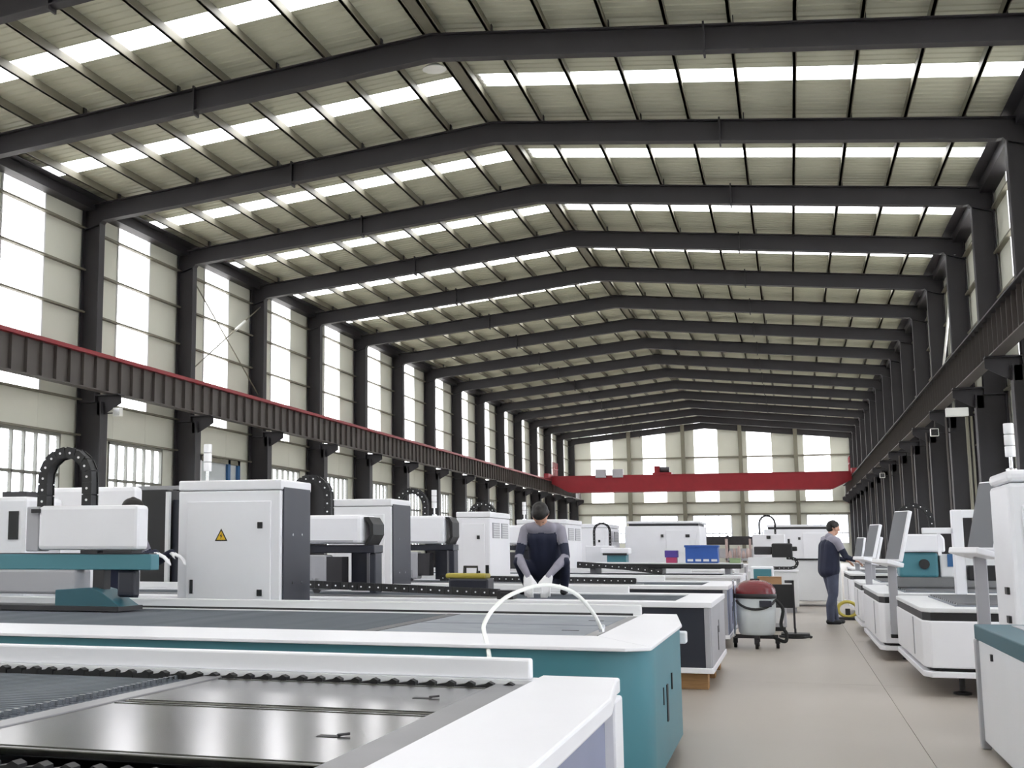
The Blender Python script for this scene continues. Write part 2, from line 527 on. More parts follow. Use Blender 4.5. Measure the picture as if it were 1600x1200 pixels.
for k in range(3, 11):
    y = F1 + k*BAY - .28
    o = MB().tube([(4.70, y, 5.3), (4.70, y, 0)], .028, 8).build('conduit', 'crane_steel')
    tag(o, ORD[k-3] + ' bare conduit pipe running down a right column', 'pipe', 'conduits on the right columns')
t = thing('high_bay_lamp', 'round high bay lamp hanging under the ridge near the camera', 'lamp', (-6.94, 25.75, 11.6))
MB().lathe([(.02, .2), (.05, .2), (.06, .1), (.1, .08), (.26, -.03), (.265, -.05), (.2, -.05)], (-6.94, 25.75, 11.7), 24).build('shade', 'lamp_white', t, smooth=True)
MB().tube([(-6.94, 25.75, 11.88), (-6.94, 25.75, 12.165)], .015, 6).build('stem', 'steel_dark', t)

# ------------------------------------------------------------------ shared machine pieces
LINK = {}
def chain(name, label, pts, h=.085, w=.1, L=.085, group=None, cat='cable chain'):
    pts = [Vector(p) for p in pts]
    cum = [0]
    for a, b in zip(pts[:-1], pts[1:]): cum.append(cum[-1] + (b-a).length)
    n = max(2, int(cum[-1] / L)); st = cum[-1] / n
    t = thing(name, label, cat, tuple(pts[0]), group)
    key = (h, w, round(L, 3))
    def at(d):
        for i in range(len(pts)-1):
            if d <= cum[i+1] + 1e-6:
                f = (d - cum[i]) / max(1e-6, cum[i+1] - cum[i]); return pts[i].lerp(pts[i+1], f)
        return pts[-1]
    for k in range(n):
        a, b = at(k*st), at((k+1)*st); m = (a+b)/2; d = (b-a)
        if key not in LINK:
            q = MB()
            q.box(-L*.58, L*.58, -w/2, w/2, -h*.40, h*.40)
            for s in (-1, 1):
                q.box(-L*.52, L*.45, s*w/2-.006, s*w/2+.006, -h/2, h/2)
            q.slot(1)
            for s in (-1, 1):
                q.lathe([(h*.115, -.003), (h*.115, .003)], (-L*.05, s*(w/2+.007), 0), 8, 'y')
            o = q.build('chain_link', ['black_plastic', 'signal_white'])
            o.parent = t; LINK[key] = o.data
        else:
            o = bpy.data.objects.new('chain_link', LINK[key]); COL.objects.link(o); o.parent = t
        o.location = m - pts[0]
        o.rotation_euler = (0, -math.atan2(d.z, math.hypot(d.x, d.y)), math.atan2(d.y, d.x) if abs(d.y) > 1e-4 else (0 if d.x >= 0 else math.pi))
        if abs(d.y) < 1e-4:
            o.rotation_euler = (0, -math.atan2(d.z, d.x), 0)
    return t
def arch(x0, x1, y, zb, zt, n=16):
    r = (x1-x0)/2; c = (x0+x1)/2
    return [(x0, y, zb), (x0, y, zt-r)] + [(c - r*math.cos(math.pi*k/n), y, zt-r + r*math.sin(math.pi*k/n)) for k in range(1, n)] + [(x1, y, zt-r), (x1, y, zb)]

def rounded(x0, x1, y0, y1, r, n=6):
    """r: radii for (x0y0, x1y0, x1y1, x0y1)"""
    out = []
    for (cx, cy, a0, rr) in ((x0, y0, 180, r[0]), (x1, y0, 270, r[1]), (x1, y1, 0, r[2]), (x0, y1, 90, r[3])):
        if rr <= 0: out.append((cx, cy)); continue
        ox = cx + (rr if cx == x0 else -rr); oy = cy + (rr if cy == y0 else -rr)
        for k in range(n+1):
            a = math.radians(a0 + 90*k/n); out.append((ox + rr*math.cos(a), oy + rr*math.sin(a)))
    return out
def slats(parent, x0, x1, ys, z0, z1, m='slat_steel', t=.004):
    s0 = None
    for y in ys:
        if s0 is None:
            s0 = MB().box(x0, x1, y-t, y+t, z0, z1).build('slat', m, parent); y0 = y
        else: inst(s0, parent, (0, y-y0, 0))

# ------------------------------------------------------------------ foreground bed with stainless plates
t = thing('cutting_bed', 'white rimmed cutting bed with polished steel plates in the foreground', 'machine', (-2.6, 3.6, 0), 'cutting beds down the left of the aisle')
MB().box(-5.2, -.70, 2.5, 4.85, .12, .68).build('body', 'dark_metal', t)
MB().box(-.70, -.655, 2.5, 4.72, .12, .735).build('end_panel', 'lilac_grey', t, bevel=.006)
MB().box(-.70, -.615, 4.66, 4.86, .0, .742).build('corner_post', 'white_paint', t, bevel=.01)
MB().prism([(-.92, 2.35), (-.56, 2.35), (-.568, 4.22), (-.627, 4.8), (-.627, 4.9), (-.92, 4.9)], 'z', .745, .80).build('right_rim', 'white_paint', t, bevel=.008)
MB().box(-5.2, -.92, 4.78, 4.9, .69, .79).build('rear_rim', 'white_paint', t)
MB().box(-5.2, -.92, 2.3, 2.74, .60, .70).build('front_rim', 'dark_metal', t)
MB().box(-5.2, -.945, 4.80, 4.86, .79, .866).build('backboard', 'white_paint', t, bevel=.008)
MB().box(-1.07, -.92, 2.78, 4.78, .73, .775).build('plate_border', 'steel_grey', t)
MB().box(-2.25, -2.17, 2.78, 4.78, .73, .772).build('divider', 'steel_grey', t, bevel=.004)
for (y0, y1, yh) in ((3.93, 4.70, 4.31), (2.93, 3.885, 3.37)):
    p = MB().box(-2.165, -1.075, y0, y1, .745, .768).build('steel_plate', 'stainless', t, bevel=.004)
    for yf in (y0+.02, y1-.032): MB().box(-2.16, -1.08, yf, yf+.012, .768, .7705).build('plate_fold', 'stainless', p)
    MB().box(-1.255, -1.195, yh-.02, yh+.02, .7675, .7695).build('hand_slot', 'black_plastic', p)
    MB().tube([(-1.2, yh, .772), (-1.17, yh+.02, .775)], .004, 6).build('pull_lever', 'dark_metal', p)
slats(t, -5.2, -2.26, [2.83 + .045*k for k in range(43)], .66, .755)
MB().box(-5.2, -2.26, 2.8, 4.76, .70, .735).build('mesh_tray', 'slat_steel', t)
tk = None
for k in range(44):
    x = -.99 - k*.075
    for yy in (4.745, 2.80):
        if tk is None:
            tk = MB().prism([(0, .745), (.07, .745), (.07, .778), (.052, .786), (.036, .776), (0, .770)], 'y', 4.725, 4.765)
            tk.v = [(v[0]+x, v[1], v[2]) for v in tk.v]
            tk = tk.build('comb_tooth', 'black_plastic', t); x0 = x
        else: inst(tk, t, (x-x0, yy-4.745, 0 if yy > 4 else -.025))
tip = None
for k in range(43):
    y = 2.83 + .045*k
    if tip is None:
        tip = MB().box(-2.375, -2.355, y-.012, y+.004, .74, .772).build('slat_tip', 'chrome', t); y0 = y
    else: inst(tip, t, (0, y-y0, 0))
MB().box(-.655, -.65, 3.6, 3.63, .35, .5).build('end_slot', 'black_plastic', t)

# ------------------------------------------------------------------ teal bed
t = thing('teal_cutting_bed', 'teal sided cutting bed with wide white rim behind the foreground bed', 'machine', (-4.5, 8, 0), 'cutting beds down the left of the aisle')
fp = [(-9.2, 6.36)] + [(-1.0 + .32*math.sin(a), 6.68 - .32*math.cos(a)) for a in [math.pi/2*k/8 for k in range(9)]] + [(-.69, 8.35), (-.83, 9.6), (-9.2, 9.6)]
MB().prism(fp, 'z', .13, .778).build('body', 'teal', t, smooth=True)
MB().box(-9.2, -1.06, 7.15, 9.35, .778, .781).build('bed_floor', 'dark_metal', t)
MB().box(-8.9, -1.2, 6.8, 9.3, 0, .13).build('plinth', 'black_plastic', t)
b = MB(); b.prism([(-9.2, 6.32), (-.78, 6.32), (-.668, 6.42), (-1.03, 7.14), (-9.2, 7.14)], 'z', .782, .80)
b.build('front_rim', 'white_paint', t, bevel=.004)
MB().prism([(-1.03, 7.145), (-.668, 6.43), (-.675, 8.35), (-.81, 9.63), (-1.05, 9.63)], 'z', .782, .80).build('right_rim', 'white_paint', t, bevel=.004)
MB().box(-9.2, -1.055, 9.36, 9.63, .782, .795).build('rear_rim', 'white_paint', t)
MB().box(-9.2, -1.055, 9.52, 9.6, .79, .865).build('backboard', 'white_trim', t, bevel=.008)
MB().box(-2.45, -2.36, 7.14, 9.36, .781, .79).build('divider', 'dark_metal', t)
MB().box(-1.12, -1.05, 7.14, 9.36, .781, .792).build('plate_border', 'steel_grey', t)
for (y0, y1) in ((7.2, 8.22), (8.26, 9.3)):
    p = MB().box(-2.35, -1.13, y0, y1, .781, .79).build('steel_plate', 'slat_steel', t, bevel=.004)
    MB().box(-1.32, -1.22, (y0+y1)/2-.02, (y0+y1)/2+.02, .79, .7915).build('hand_slot', 'black_plastic', p)
slats(t, -9.2, -2.46, [7.2 + .06*k for k in range(36)], .779, .79)
for (y, z0, z1, w) in ((7.1, .45, .54, .03), (7.32, .34, .535, .07), (7.62, .48, .57, .03)):
    MB().box(-.70, -.678, y-w/2, y+w/2, z0, z1).build('vent_slot', 'black_plastic', t)
MB().box(-.79, -.72, 9.2, 9.35, .62, .70).build('latch', 'white_paint', t, bevel=.01)
MB().tube([(-9.2, 9.42, .80), (-1.1, 9.42, .80)], .012, 6).build('grip_rail', 'black_plastic', t)
t = thing('air_hose', 'thin white hose arching up over the teal bed', 'hose', (-1.43, 6.25, .0))
hp = [(-1.43, 6.25, .68), (-1.44, 6.28, .75), (-1.49, 6.45, .80), (-1.55, 6.65, .84), (-1.57, 6.75, .88), (-1.55, 6.9, .953), (-1.47, 7.0, 1.026), (-1.33, 7.2, 1.071), (-1.185, 7.3, 1.03), (-1.094, 7.4, .92), (-1.055, 7.5, .81)]
def smooth_path(pts, n=4):
    P = [Vector(p) for p in pts]; out = []
    for i in range(len(P)-1):
        p0, p1, p2, p3 = P[max(0, i-1)], P[i], P[i+1], P[min(len(P)-1, i+2)]
        for k in range(n):
            u = k/n; out.append(.5*((2*p1) + (-p0+p2)*u + (2*p0-5*p1+4*p2-p3)*u*u + (-p0+3*p1-3*p2+p3)*u**3))
    return out + [P[-1]]
MB().tube(smooth_path(hp), .0115, 8).build('tube', 'hose_white', t, smooth=True)
MB().lathe([(.018, -.02), (.018, .02)], (-1.055, 7.5, .82), 10).build('fitting', 'chrome', t)
MB().lathe([(.018, -.02), (.018, .02)], (-1.43, 6.25, .69), 10).build('fitting', 'chrome', t)

# teal gantry on the teal bed
t = thing('teal_gantry', 'teal gantry beam carrying a white cutting head cover at far left', 'gantry', (-6, 8.9, .8))
MB().box(-9.0, -4.64, 8.78, 8.92, 1.108, 1.228).build('beam', 'teal', t, bevel=.008)
MB().box(-9.0, -4.66, 8.79, 8.91, 1.228, 1.236).build('beam_rail', 'dark_metal', t)
h = MB().box(-5.62, -4.74, 8.74, 8.93, 1.26, 1.605).build('head_cover', 'white_paint', t, bevel=.03)
MB().box(-5.74, -5.625, 8.76, 8.93, 1.25, 1.60).build('side_cover', 'grey_paint', t, bevel=.01)
MB().box(-5.68, -5.6, 8.73, 8.76, 1.55, 1.58).build('latch', 'black_plastic', h)
for a, b_ in ((-5.25, -5.1), (-5.05, -4.8)):
    MB().box(a, b_, 8.77, 8.92, 1.236, 1.262).build('slide_block', 'dark_metal', t)
MB().box(-7.6, -5.28, 8.75, 9.0, .92, 1.108).build('carriage', 'grey_paint', t, bevel=.02)
MB().prism([(-5.42, .83), (-5.42, .955), (-5.12, .975), (-5.05, .96), (-4.84, .83)], 'y', 8.7, 9.0).build('foot_bracket', 'teal_dark', t, bevel=.006)
MB().box(-7.6, -4.84, 8.66, 9.04, .80, .835).build('guide_rail', 'dark_metal', t)
MB().box(-5.15, -5.05, 8.8, 8.9, .96, 1.108).build('support_post', 'dark_metal', t)
MB().box(-4.95, -4.8, 8.82, 8.92, .90, 1.108).build('servo_motor', 'navy_panel', t, bevel=.02)
chain('cable_chain', 'black cable chain arched above the teal gantry at far left', arch(-5.62, -5.22, 8.84, 1.6, 2.03), group='cable chains on the machines')

# ------------------------------------------------------------------ electrical cabinets
def cabinet(label, x0, x1, y0, y1, zt, side='navy_panel', sign=False, louvre=False, tower=None):
    t = thing('electrical_cabinet', label, 'cabinet', ((x0+x1)/2, (y0+y1)/2, 0), 'electrical cabinets between the beds')
    MB().box(x0, x1-.012, y0, y1, .08, zt-.1).build('body', 'white_paint', t, bevel=.012)
    MB().box(x0-.0, x1, y0-.01, y1, zt-.095, zt).build('top_cover', 'white_paint', t, bevel=.015)
    MB().box(x0+.05, x1-.05, y0+.05, y1-.05, 0, .08).build('plinth', 'black_plastic', t)
    d = MB().box(x0+.1, x1-.1, y0-.02, y0, .2, zt-.2).build('door', 'white_paint', t, bevel=.006)
    for z in (zt-.42, .87):
        MB().box(x1-.23, x1-.18, y0-.035, y0-.02, z-.035, z+.025).build('lock', 'black_plastic', d, bevel=.004)
    MB().box(x0+.145, x0+.175, y0-.035, y0-.02, .85, .98).build('handle', 'black_plastic', d, bevel=.004)
    if side == 'navy_panel':
        p = MB().box(x1-.012, x1+.006, y0+.05, y1-.04, .12, zt-.07).build('side_panel', 'navy_panel', t, bevel=.006)
        for yy in (.35, .65):
            for z in (.95, 1.4):
                yq = y0 + (y1-y0)*yy
                MB().lathe([(.012, 0), (.012, .006)], (x1+.004, yq, z), 8, 'x').build('screw', 'chrome', p)
    if louvre:
        for yq in (y0+(y1-y0)*.12, y0+(y1-y0)*.55):
            l = MB().box(x1-.012, x1+.004, yq, yq+(y1-y0)*.32, zt-.44, zt-.18).build('vent_grille', 'grey_paint', t)
            for k in range(6):
                z = zt-.42+k*.04
                MB().box(x1+.004, x1+.012, yq+.02, yq+(y1-y0)*.3, z, z+.016).build('louvre', 'white_trim', l)
    if sign:
        cx, cz, y = x0+.46, 1.395, y0-.0205
        s = MB().prism([(cx-.065, cz-.055), (cx+.065, cz-.055), (cx, cz+.062)], 'y', y-.002, y).build('warning_sign', 'black_plastic', d)
        MB().prism([(cx-.046, cz-.044), (cx+.046, cz-.044), (cx, cz+.04)], 'y', y-.0035, y-.002).build('sign_face', 'yellow', d)
        MB().prism([(cx+.006, cz+.022), (cx-.014, cz-.012), (cx-.002, cz-.01), (cx-.006, cz-.036), (cx+.014, cz-.004), (cx+.002, cz-.006)], 'y', y-.005, y-.0035).build('sign_bolt', 'black_plastic', d)
    if tower:
        signal_tower(tower[0], tower[1], zt, tower[2])
    return t
def signal_tower(x, y, z, label, h=.4, r=.04):
    t = thing('signal_tower', label, 'signal light', (x, y, z), 'signal towers on the machines')
    MB().lathe([(r*1.1, 0), (r*1.1, .02), (r*.35, .03), (r*.35, h*.3)], (x, y, z), 14).build('base', 'chrome', t, smooth=True)
    for k in range(3):
        a = z + h*.3 + k*h*.23
        MB().lathe([(r, 0), (r, h*.215)], (x, y, a), 14).build('lens', 'signal_white', t, bevel=.004, smooth=True)
    return t
cabinet('large white electrical cabinet with warning triangle and dark side panel', -5.53, -4.47, 11.0, 11.78, 1.91, sign=True,
        tower=(-5.47, 11.5, 'white signal tower on the cabinet with the warning triangle'))
cabinet('white electrical cabinet with dark side panel behind the warning triangle cabinet', -5.83, -4.945, 16.0, 16.9, 1.915)
cabinet('white electrical cabinet with grey vent louvres beside the squatting worker', -5.35, -4.76, 21.0, 22.6, 1.875, side='white', louvre=True,
        tower=None)
signal_tower(-5.05, 18.5, 1.745, 'white signal tower on the gantry left of the louvred cabinet')
cabinet('white electrical cabinet partly hidden behind the squatting worker', -5.55, -4.48, 27.0, 29.1, 1.87, side='white', louvre=True,
        tower=(-5.48, 27.5, 'white signal tower just left of the squatting worker'))
cabinet('farthest white electrical cabinet right of the squatting worker', -5.2, -4.3, 32.0, 34.4, 1.86, side='white', louvre=True)

# ------------------------------------------------------------------ beds further down the left row
def left_bed(label, xr, y0, y1, z0, zt, front, end, wood=False, x0=-8.5, ns=22):
    t = thing('cutting_bed', label, 'machine', ((x0+xr)/2, (y0+y1)/2, 0), 'cutting beds down the left of the aisle')
    MB().box(x0, xr-.03, y0+.03, y1, z0+.05, zt-.06).build('body', 'dark_metal', t)
    MB().box(x0, xr-.06, y0, y0+.03, z0+.05, zt-.05).build('front_panel', front, t, bevel=.004)
    e = MB().box(xr-.03, xr, y0+.02, y1, z0+.05, zt-.05).build('end_panel', end, t, bevel=.006)
    MB().box(xr-.06, xr-.01, y0-.005, y0+.03, z0, zt-.05).build('corner_post', 'grey_paint', t, bevel=.006)
    ym = y0 + (y1-y0)*.42
    MB().box(xr-.002, xr+.004, ym, ym+.06, z0+.14, z0+.37).build('vent_slot', 'black_plastic', e)
    MB().box(xr-.002, xr+.004, ym+.16, ym+.2, z0+.3, z0+.42).build('vent_slot', 'black_plastic', e)
    MB().box(x0, xr+.01, y0-.01, y1, z0, z0+.05).build('base_strip', 'white_paint', t, bevel=.006)
    MB().box(x0, xr+.01, y0-.02, y0+.3, zt-.05, zt).build('front_rim', 'white_paint', t, bevel=.006)
    MB().box(x0, xr+.01, y1-.3, y1+.02, zt-.05, zt).build('rear_rim', 'white_paint', t, bevel=.006)
    MB().box(xr-.34, xr+.01, y0+.3, y1-.3, zt-.05, zt).build('end_rim', 'white_paint', t, bevel=.006)
    MB().box(x0, xr-1.0, y1-.12, y1-.02, zt, zt+.07).build('backboard', 'white_trim', t, bevel=.006)
    slats(t, x0, xr-.36, [y0+.34 + (y1-y0-.68)*k/(ns-1) for k in range(ns)], zt-.1, zt-.015)
    if wood:
        for dx in (.25, 1.4, 3.0):
            for dy in (.1, (y1-y0)/2, y1-y0-.3):
                MB().box(xr-dx-.22, xr-dx+.2, y0+dy, y0+dy+.2, 0, z0).build('wooden_block', 'wood', t, bevel=.006)
    else:
        for dx in (.3, 2.5, 5):
            for dy in (.15, y1-y0-.25):
                MB().lathe([(.07, 0), (.07, .02), (.025, .03), (.025, z0)], (xr-dx, y0+dy, 0), 10).build('levelling_foot', 'dark_metal', t)
    return t
left_bed('dark fronted cutting bed with grey end panel standing on wooden blocks', -.72, 12.12, 14.5, .15, .785, 'navy_panel', 'grey_paint', True)
left_bed('cutting bed with purple grey end beside the vacuum cleaner', -.80, 17.15, 19.6, .12, .79, 'navy_panel', 'lilac_grey')
left_bed('long pale cutting bed under the blue box', -.85, 23.0, 25.6, .12, .80, 'white_trim', 'white_paint')
left_bed('pale cutting bed behind the blue box', -1.2, 29.35, 31.85, .12, .80, 'white_trim', 'white_paint', ns=12)
left_bed('farthest pale cutting bed in the left row', -1.2, 37.0, 39.6, .12, .80, 'white_trim', 'white_paint', ns=10)

# gantries standing on those beds
def white_gantry(label, x0, x1, y, zt, zb, bed):
    t = thing('white_gantry', label, 'gantry', ((x0+x1)/2, y, bed), 'white gantries on the beds')
    MB().box(x0, x1-.11, y-.3, y+.3, zb, zt).build('head_cover', 'white_paint', t, bevel=.04)
    pts = [(x1-.11, zt-.02), (x1-.05, zt-.02), (x1, zt-.1), (x1-.0, zb+.1), (x1-.06, zb-.01), (x1-.1, zb-.01), (x1-.04, zb+.1), (x1-.05, zt-.1)]
    MB().prism(pts, 'y', y-.2, y+.2).build('end_bracket', 'black_plastic', t)
    MB().box(x0, x1, y-.16, y+.16, zb-.1, zb-.01).build('cross_beam', 'navy_panel', t, bevel=.01)
    MB().box(x1-.07, x1, y-.12, y+.12, bed, zb-.1).build('leg', 'navy_panel', t, bevel=.01)
    MB().box(x0, x0+.3, y-.12, y+.12, bed, zb-.1).build('leg', 'navy_panel', t, bevel=.01)
    c = MB().box(x1-.75, x1-.5, y-.34, y-.1, bed+.03, zb-.12).build('cutting_head', 'grey_paint', t, bevel=.02)
    MB().box(x1-.5, x1-.32, y-.32, y-.1, bed+.08, zb-.14).build('head_plate', 'dark_metal', t)
    MB().box(x1-.32, x1-.14, y-.0, y+.1, bed+.02, zb-.1).build('rear_shield', 'navy_panel', t)
    MB().lathe([(.03, 0), (.06, .05), (.06, .16)], (x1-.62, y-.3, bed+.0), 12).build('nozzle', 'steel_grey', t)
    MB().box(x0+.1, x1-.2, y-.31, y-.3, zb+.02, zb+.04).build('cover_seam', 'grey_paint', t)
    return t
white_gantry('white gantry between the warning triangle cabinet and the next cabinet', -6.2, -4.34, 13.55, 1.633, 1.318, .785)
white_gantry('white gantry left of the louvred cabinet', -6.4, -4.72, 18.5, 1.745, 1.335, .79)
white_gantry('white gantry hidden partly behind the squatting worker', -6.4, -4.6, 24.3, 1.7, 1.33, .80)
chain('cable_chain', 'black cable chain arched behind the warning triangle cabinet', arch(-5.35, -4.93, 13.55, 1.63, 2.06), group='cable chains on the machines')
chain('cable_chain', 'black cable chain arched left of the louvred cabinet', arch(-5.62, -5.18, 18.5, 1.74, 2.13), group='cable chains on the machines')
chain('cable_chain', 'black cable chain arched left of the squatting worker', arch(-5.9, -5.42, 24.3, 1.7, 2.12), group='cable chains on the machines')
chain('cable_chain', 'long white dotted cable chain along the dark fronted bed', [(-5.6, 12.5, .92), (-4.7, 12.5, .90), (-3.7, 12.5, .868), (-2.75, 12.5, .835)], h=.075, w=.08, L=.09, group='cable chains on the machines')
tag(MB().box(-8, -2.6, 12.42, 12.58, .785, .80).build('chain_tray', 'steel_grey'), 'flat steel tray under the white dotted cable chain', 'tray')
chain('cable_chain', 'white dotted cable chain left of the louvred cabinet foot', [(-4.7, 17.55, .855), (-2.0, 17.55, .835)], h=.075, w=.08, L=.09, group='cable chains on the machines')
tag(MB().box(-8, -1.9, 17.47, 17.63, .79, .798).build('chain_tray', 'steel_grey'), 'flat tray under the chain beyond the squatting worker', 'tray')
chain('cable_chain', 'far dotted cable chain sloping down right of the squatting worker', [(-3.7, 23.4, .98), (-2.9, 23.4, .93), (-2.2, 23.4, .85)], h=.09, w=.08, L=.11, group='cable chains on the machines')
MB_ = MB().box(-2.72, -2.56, 12.22, 12.40, .785, .87); MB_.box(-2.68, -2.6, 12.2, 12.22, .81, .85)
tag(MB_.build('chain_clamp', 'black_plastic', bevel=.008), 'black clamp at the right end of the long dotted chain', 'clamp')
# far white covers at the left edge
t = thing('white_gantry', 'tall white machine cover behind the teal gantry', 'gantry', (-8, 12.9, 0), 'white gantries on the beds')
MB().box(-8.07, -6.9, 12.65, 12.85, .785, 1.955).build('head_cover', 'white_paint', t, bevel=.05)
MB().box(-8.0, -6.95, 12.63, 12.65, 1.3, 1.32).build('cover_seam', 'grey_paint', t)
t = thing('white_gantry', 'white machine cover cut off by the left picture edge', 'gantry', (-6.5, 9.9, 0), 'white gantries on the beds')
MB().box(-7.2, -6.42, 9.8, 10.4, 0, 1.73).build('head_cover', 'white_paint', t, bevel=.04)
MB().box(-6.6, -6.5, 9.79, 9.8, 1.35, 1.6).build('vent_slot', 'black_plastic', t)
MB().box(-6.75, -6.5, 9.9, 10.2, 1.73, 1.78).build('top_rail', 'dark_metal', t)
t = thing('dark_cabinet', 'dark open cabinet left of the warning triangle cabinet', 'cabinet', (-7.95, 15.2, 0))
MB().box(-8.5, -7.72, 15.0, 15.5, .0, 2.03).build('body', 'black_plastic', t, bevel=.01)
MB().box(-7.72, -7.67, 14.98, 15.04, 0, 2.0).build('edge_post', 'white_trim', t)
MB().box(-8.4, -7.2, 15.0, 15.05, 2.03, 2.08).build('top_rail', 'steel_grey', t)
MB().box(-7.67, -7.3, 15.1, 15.5, 0, 1.9).build('inner_panel', 'navy_panel', t)

# ------------------------------------------------------------------ people
def capsule(mb, p0, r0, p1, r1, n=14, flat=None):
    p0, p1 = Vector(p0), Vector(p1)
    d = p1 - p0; L = d.length
    t = d.normalized() if L > 1e-6 else Vector((0, 0, 1))
    up = Vector((0, 0, 1)) if abs(t.z) < .9 else Vector((0, 1, 0))
    a = t.cross(up).normalized(); b = a.cross(t).normalized()
    prof = []
    for k in range(6):
        q = math.pi/2 * k/5; prof.append((-r0*math.cos(q), max(.0008, r0*math.sin(q))))
    for k in range(6):
        q = math.pi/2 * k/5; prof.append((L + r1*math.sin(q), max(.0008, r1*math.cos(q))))
    vs = []
    for h, r in prof:
        for k in range(n):
            g = 2*math.pi*k/n; vs.append(p0 + t*h + r*(math.cos(g)*a + math.sin(g)*b))
    m = len(prof)
    fs = [(i*n+k, i*n+(k+1) % n, (i+1)*n+(k+1) % n, (i+1)*n+k) for i in range(m-1) for k in range(n)]
    fs += [list(range(n))[::-1], [(m-1)*n+k for k in range(n)]]
    mb.add(vs, fs)
def body_mesh(name, caps, mats, parent, voxel=.008, smooth=8):
    mb = MB()
    for c in caps: capsule(mb, c[0], c[1], c[2], c[3])
    o = mb.build(name, mats[0], parent)
    rm = o.modifiers.new('r', 'REMESH'); rm.mode = 'VOXEL'; rm.voxel_size = voxel
    sm = o.modifiers.new('s', 'SMOOTH'); sm.factor = .5; sm.iterations = smooth
    dg = bpy.context.evaluated_depsgraph_get()
    me = bpy.data.meshes.new_from_object(o.evaluated_get(dg))
    o.modifiers.clear()
    old = o.data; o.data = me; bpy.data.meshes.remove(old); me.name = name
    me.materials.clear()
    for k in mats: me.materials.append(MATS[k])
    o0 = np.array(ORG[parent.name])
    n = len(me.polygons)
    cen = np.zeros(n*3); me.polygons.foreach_get('center', cen); cen = cen.reshape(-1, 3) + o0
    best = np.full(n, 1e9); idx = np.zeros(n, int)
    for c in caps:
        p, q = np.array(c[0], float), np.array(c[2], float); d = q-p; L2 = max(1e-9, d@d)
        u = np.clip((cen-p)@d/L2, 0, 1); dist = np.linalg.norm(cen-(p+u[:, None]*d), axis=1) - (c[1] + u*(c[3]-c[1]))
        w = dist < best; best[w] = dist[w]; idx[w] = c[4]
    me.polygons.foreach_set('material_index', idx.astype(np.int32))
    me.polygons.foreach_set('use_smooth', [True]*n)
    me.update()
    return o
def hand(wrist, d, side, palm_n, m, curl=.5, s=1.0):
    """wrist, finger direction d, side = direction of the thumb, palm_n = palm normal (fingers curl that way)"""
    w, d, sd, pn = Vector(wrist), Vector(d).normalized(), Vector(side).normalized(), Vector(palm_n).normalized()
    caps = []
    for k in range(4):
        off = sd * (.03 - .02*k) * s
        caps.append((w + d*.01*s + off*.7, .016*s, w + d*.085*s + off, .012*s, m))
        L = (.042, .047, .043, .033)[k] * s
        k0 = w + d*.088*s + off
        a = (d*math.cos(curl*.6) + pn*math.sin(curl*.6)); b = (d*math.cos(curl*1.6) + pn*math.sin(curl*1.6))
        k1 = k0 + a*L; k2 = k1 + b*L*.9
        caps.append((k0, .0095*s, k1, .0088*s, m)); caps.append((k1, .0088*s, k2, .0075*s, m))
    th = w + d*.025*s + sd*.03*s
    t1 = th + (d*.6 + sd*.7 + pn*.25).normalized()*.04*s
    t2 = t1 + (d*.85 + sd*.15 + pn*.45).normalized()*.032*s
    caps.append((th, .013*s, t1, .011*s, m)); caps.append((t1, .011*s, t2, .009*s, m))
    return caps
def head_caps(c, f, up, m, s=1.0):
    """c skull centre, f facing, up"""
    c, f, up = Vector(c), Vector(f).normalized(), Vector(up).normalized(); r = f.cross(up).normalized()
    q = []
    q.append((c - f*.02*s + up*.01*s, .086*s, c + f*.025*s + up*.01*s, .083*s, m))
    q.append((c + f*.035*s - up*.02*s, .066*s, c + f*.05*s - up*.085*s, .042*s, m))    # jaw
    q.append((c + f*.1*s + up*.005*s, .011*s, c + f*.118*s - up*.03*s, .014*s, m))       # nose
    q.append((c + f*.088*s - up*.065*s + r*.018*s, .009*s, c + f*.088*s - up*.065*s - r*.018*s, .009*s, m))   # mouth
    q.append((c + f*.088*s + up*.022*s + r*.03*s, .012*s, c + f*.09*s + up*.022*s - r*.03*s, .012*s, m))   # brow
    for e in (-1, 1):
        q.append((c + r*e*.088*s + up*.015*s - f*.005*s, .012*s, c + r*e*.086*s - up*.03*s, .009*s, m))   # ear
    return q
def hair_mesh(parent, c, f, up, s=1.0, mat_='hair'):
    c, f, up = Vector(c), Vector(f).normalized(), Vector(up).normalized(); r = f.cross(up).normalized()
    caps = [(c - f*.03*s + up*.03*s, .088*s, c + f*.015*s + up*.04*s, .082*s, 0),
            (c - f*.05*s - up*.02*s, .07*s, c - f*.04*s + up*.02*s, .082*s, 0),
            (c + f*.06*s + up*.075*s, .03*s, c - f*.02*s + up*.09*s, .04*s, 0)]
    for e in (-1, 1):
        caps.append((c + r*e*.075*s + up*.035*s + f*.02*s, .022*s, c + r*e*.078*s - up*.0*s - f*.02*s, .02*s, 0))
    return body_mesh('hair', caps, [mat_], parent, .008, 2)
def eyes(parent, c, f, up, s=1.0):
    c, f, up = Vector(c), Vector(f).normalized(), Vector(up).normalized(); r = f.cross(up).normalized()
    for e in (-1, 1):
        p = c + f*.094*s + r*e*.032*s - up*.002*s
        MB().lathe([(.001, -.01), (.008, -.006), (.01, 0), (.008, .006), (.001, .01)], tuple(p), 10).build('eye', 'hair', parent, smooth=True)
SK, NAVY, GREY, TR, SHOE, GLV = range(6)
PM = ['skin', 'jacket_navy', 'jacket_grey', 'trousers', 'shoe', 'glove']

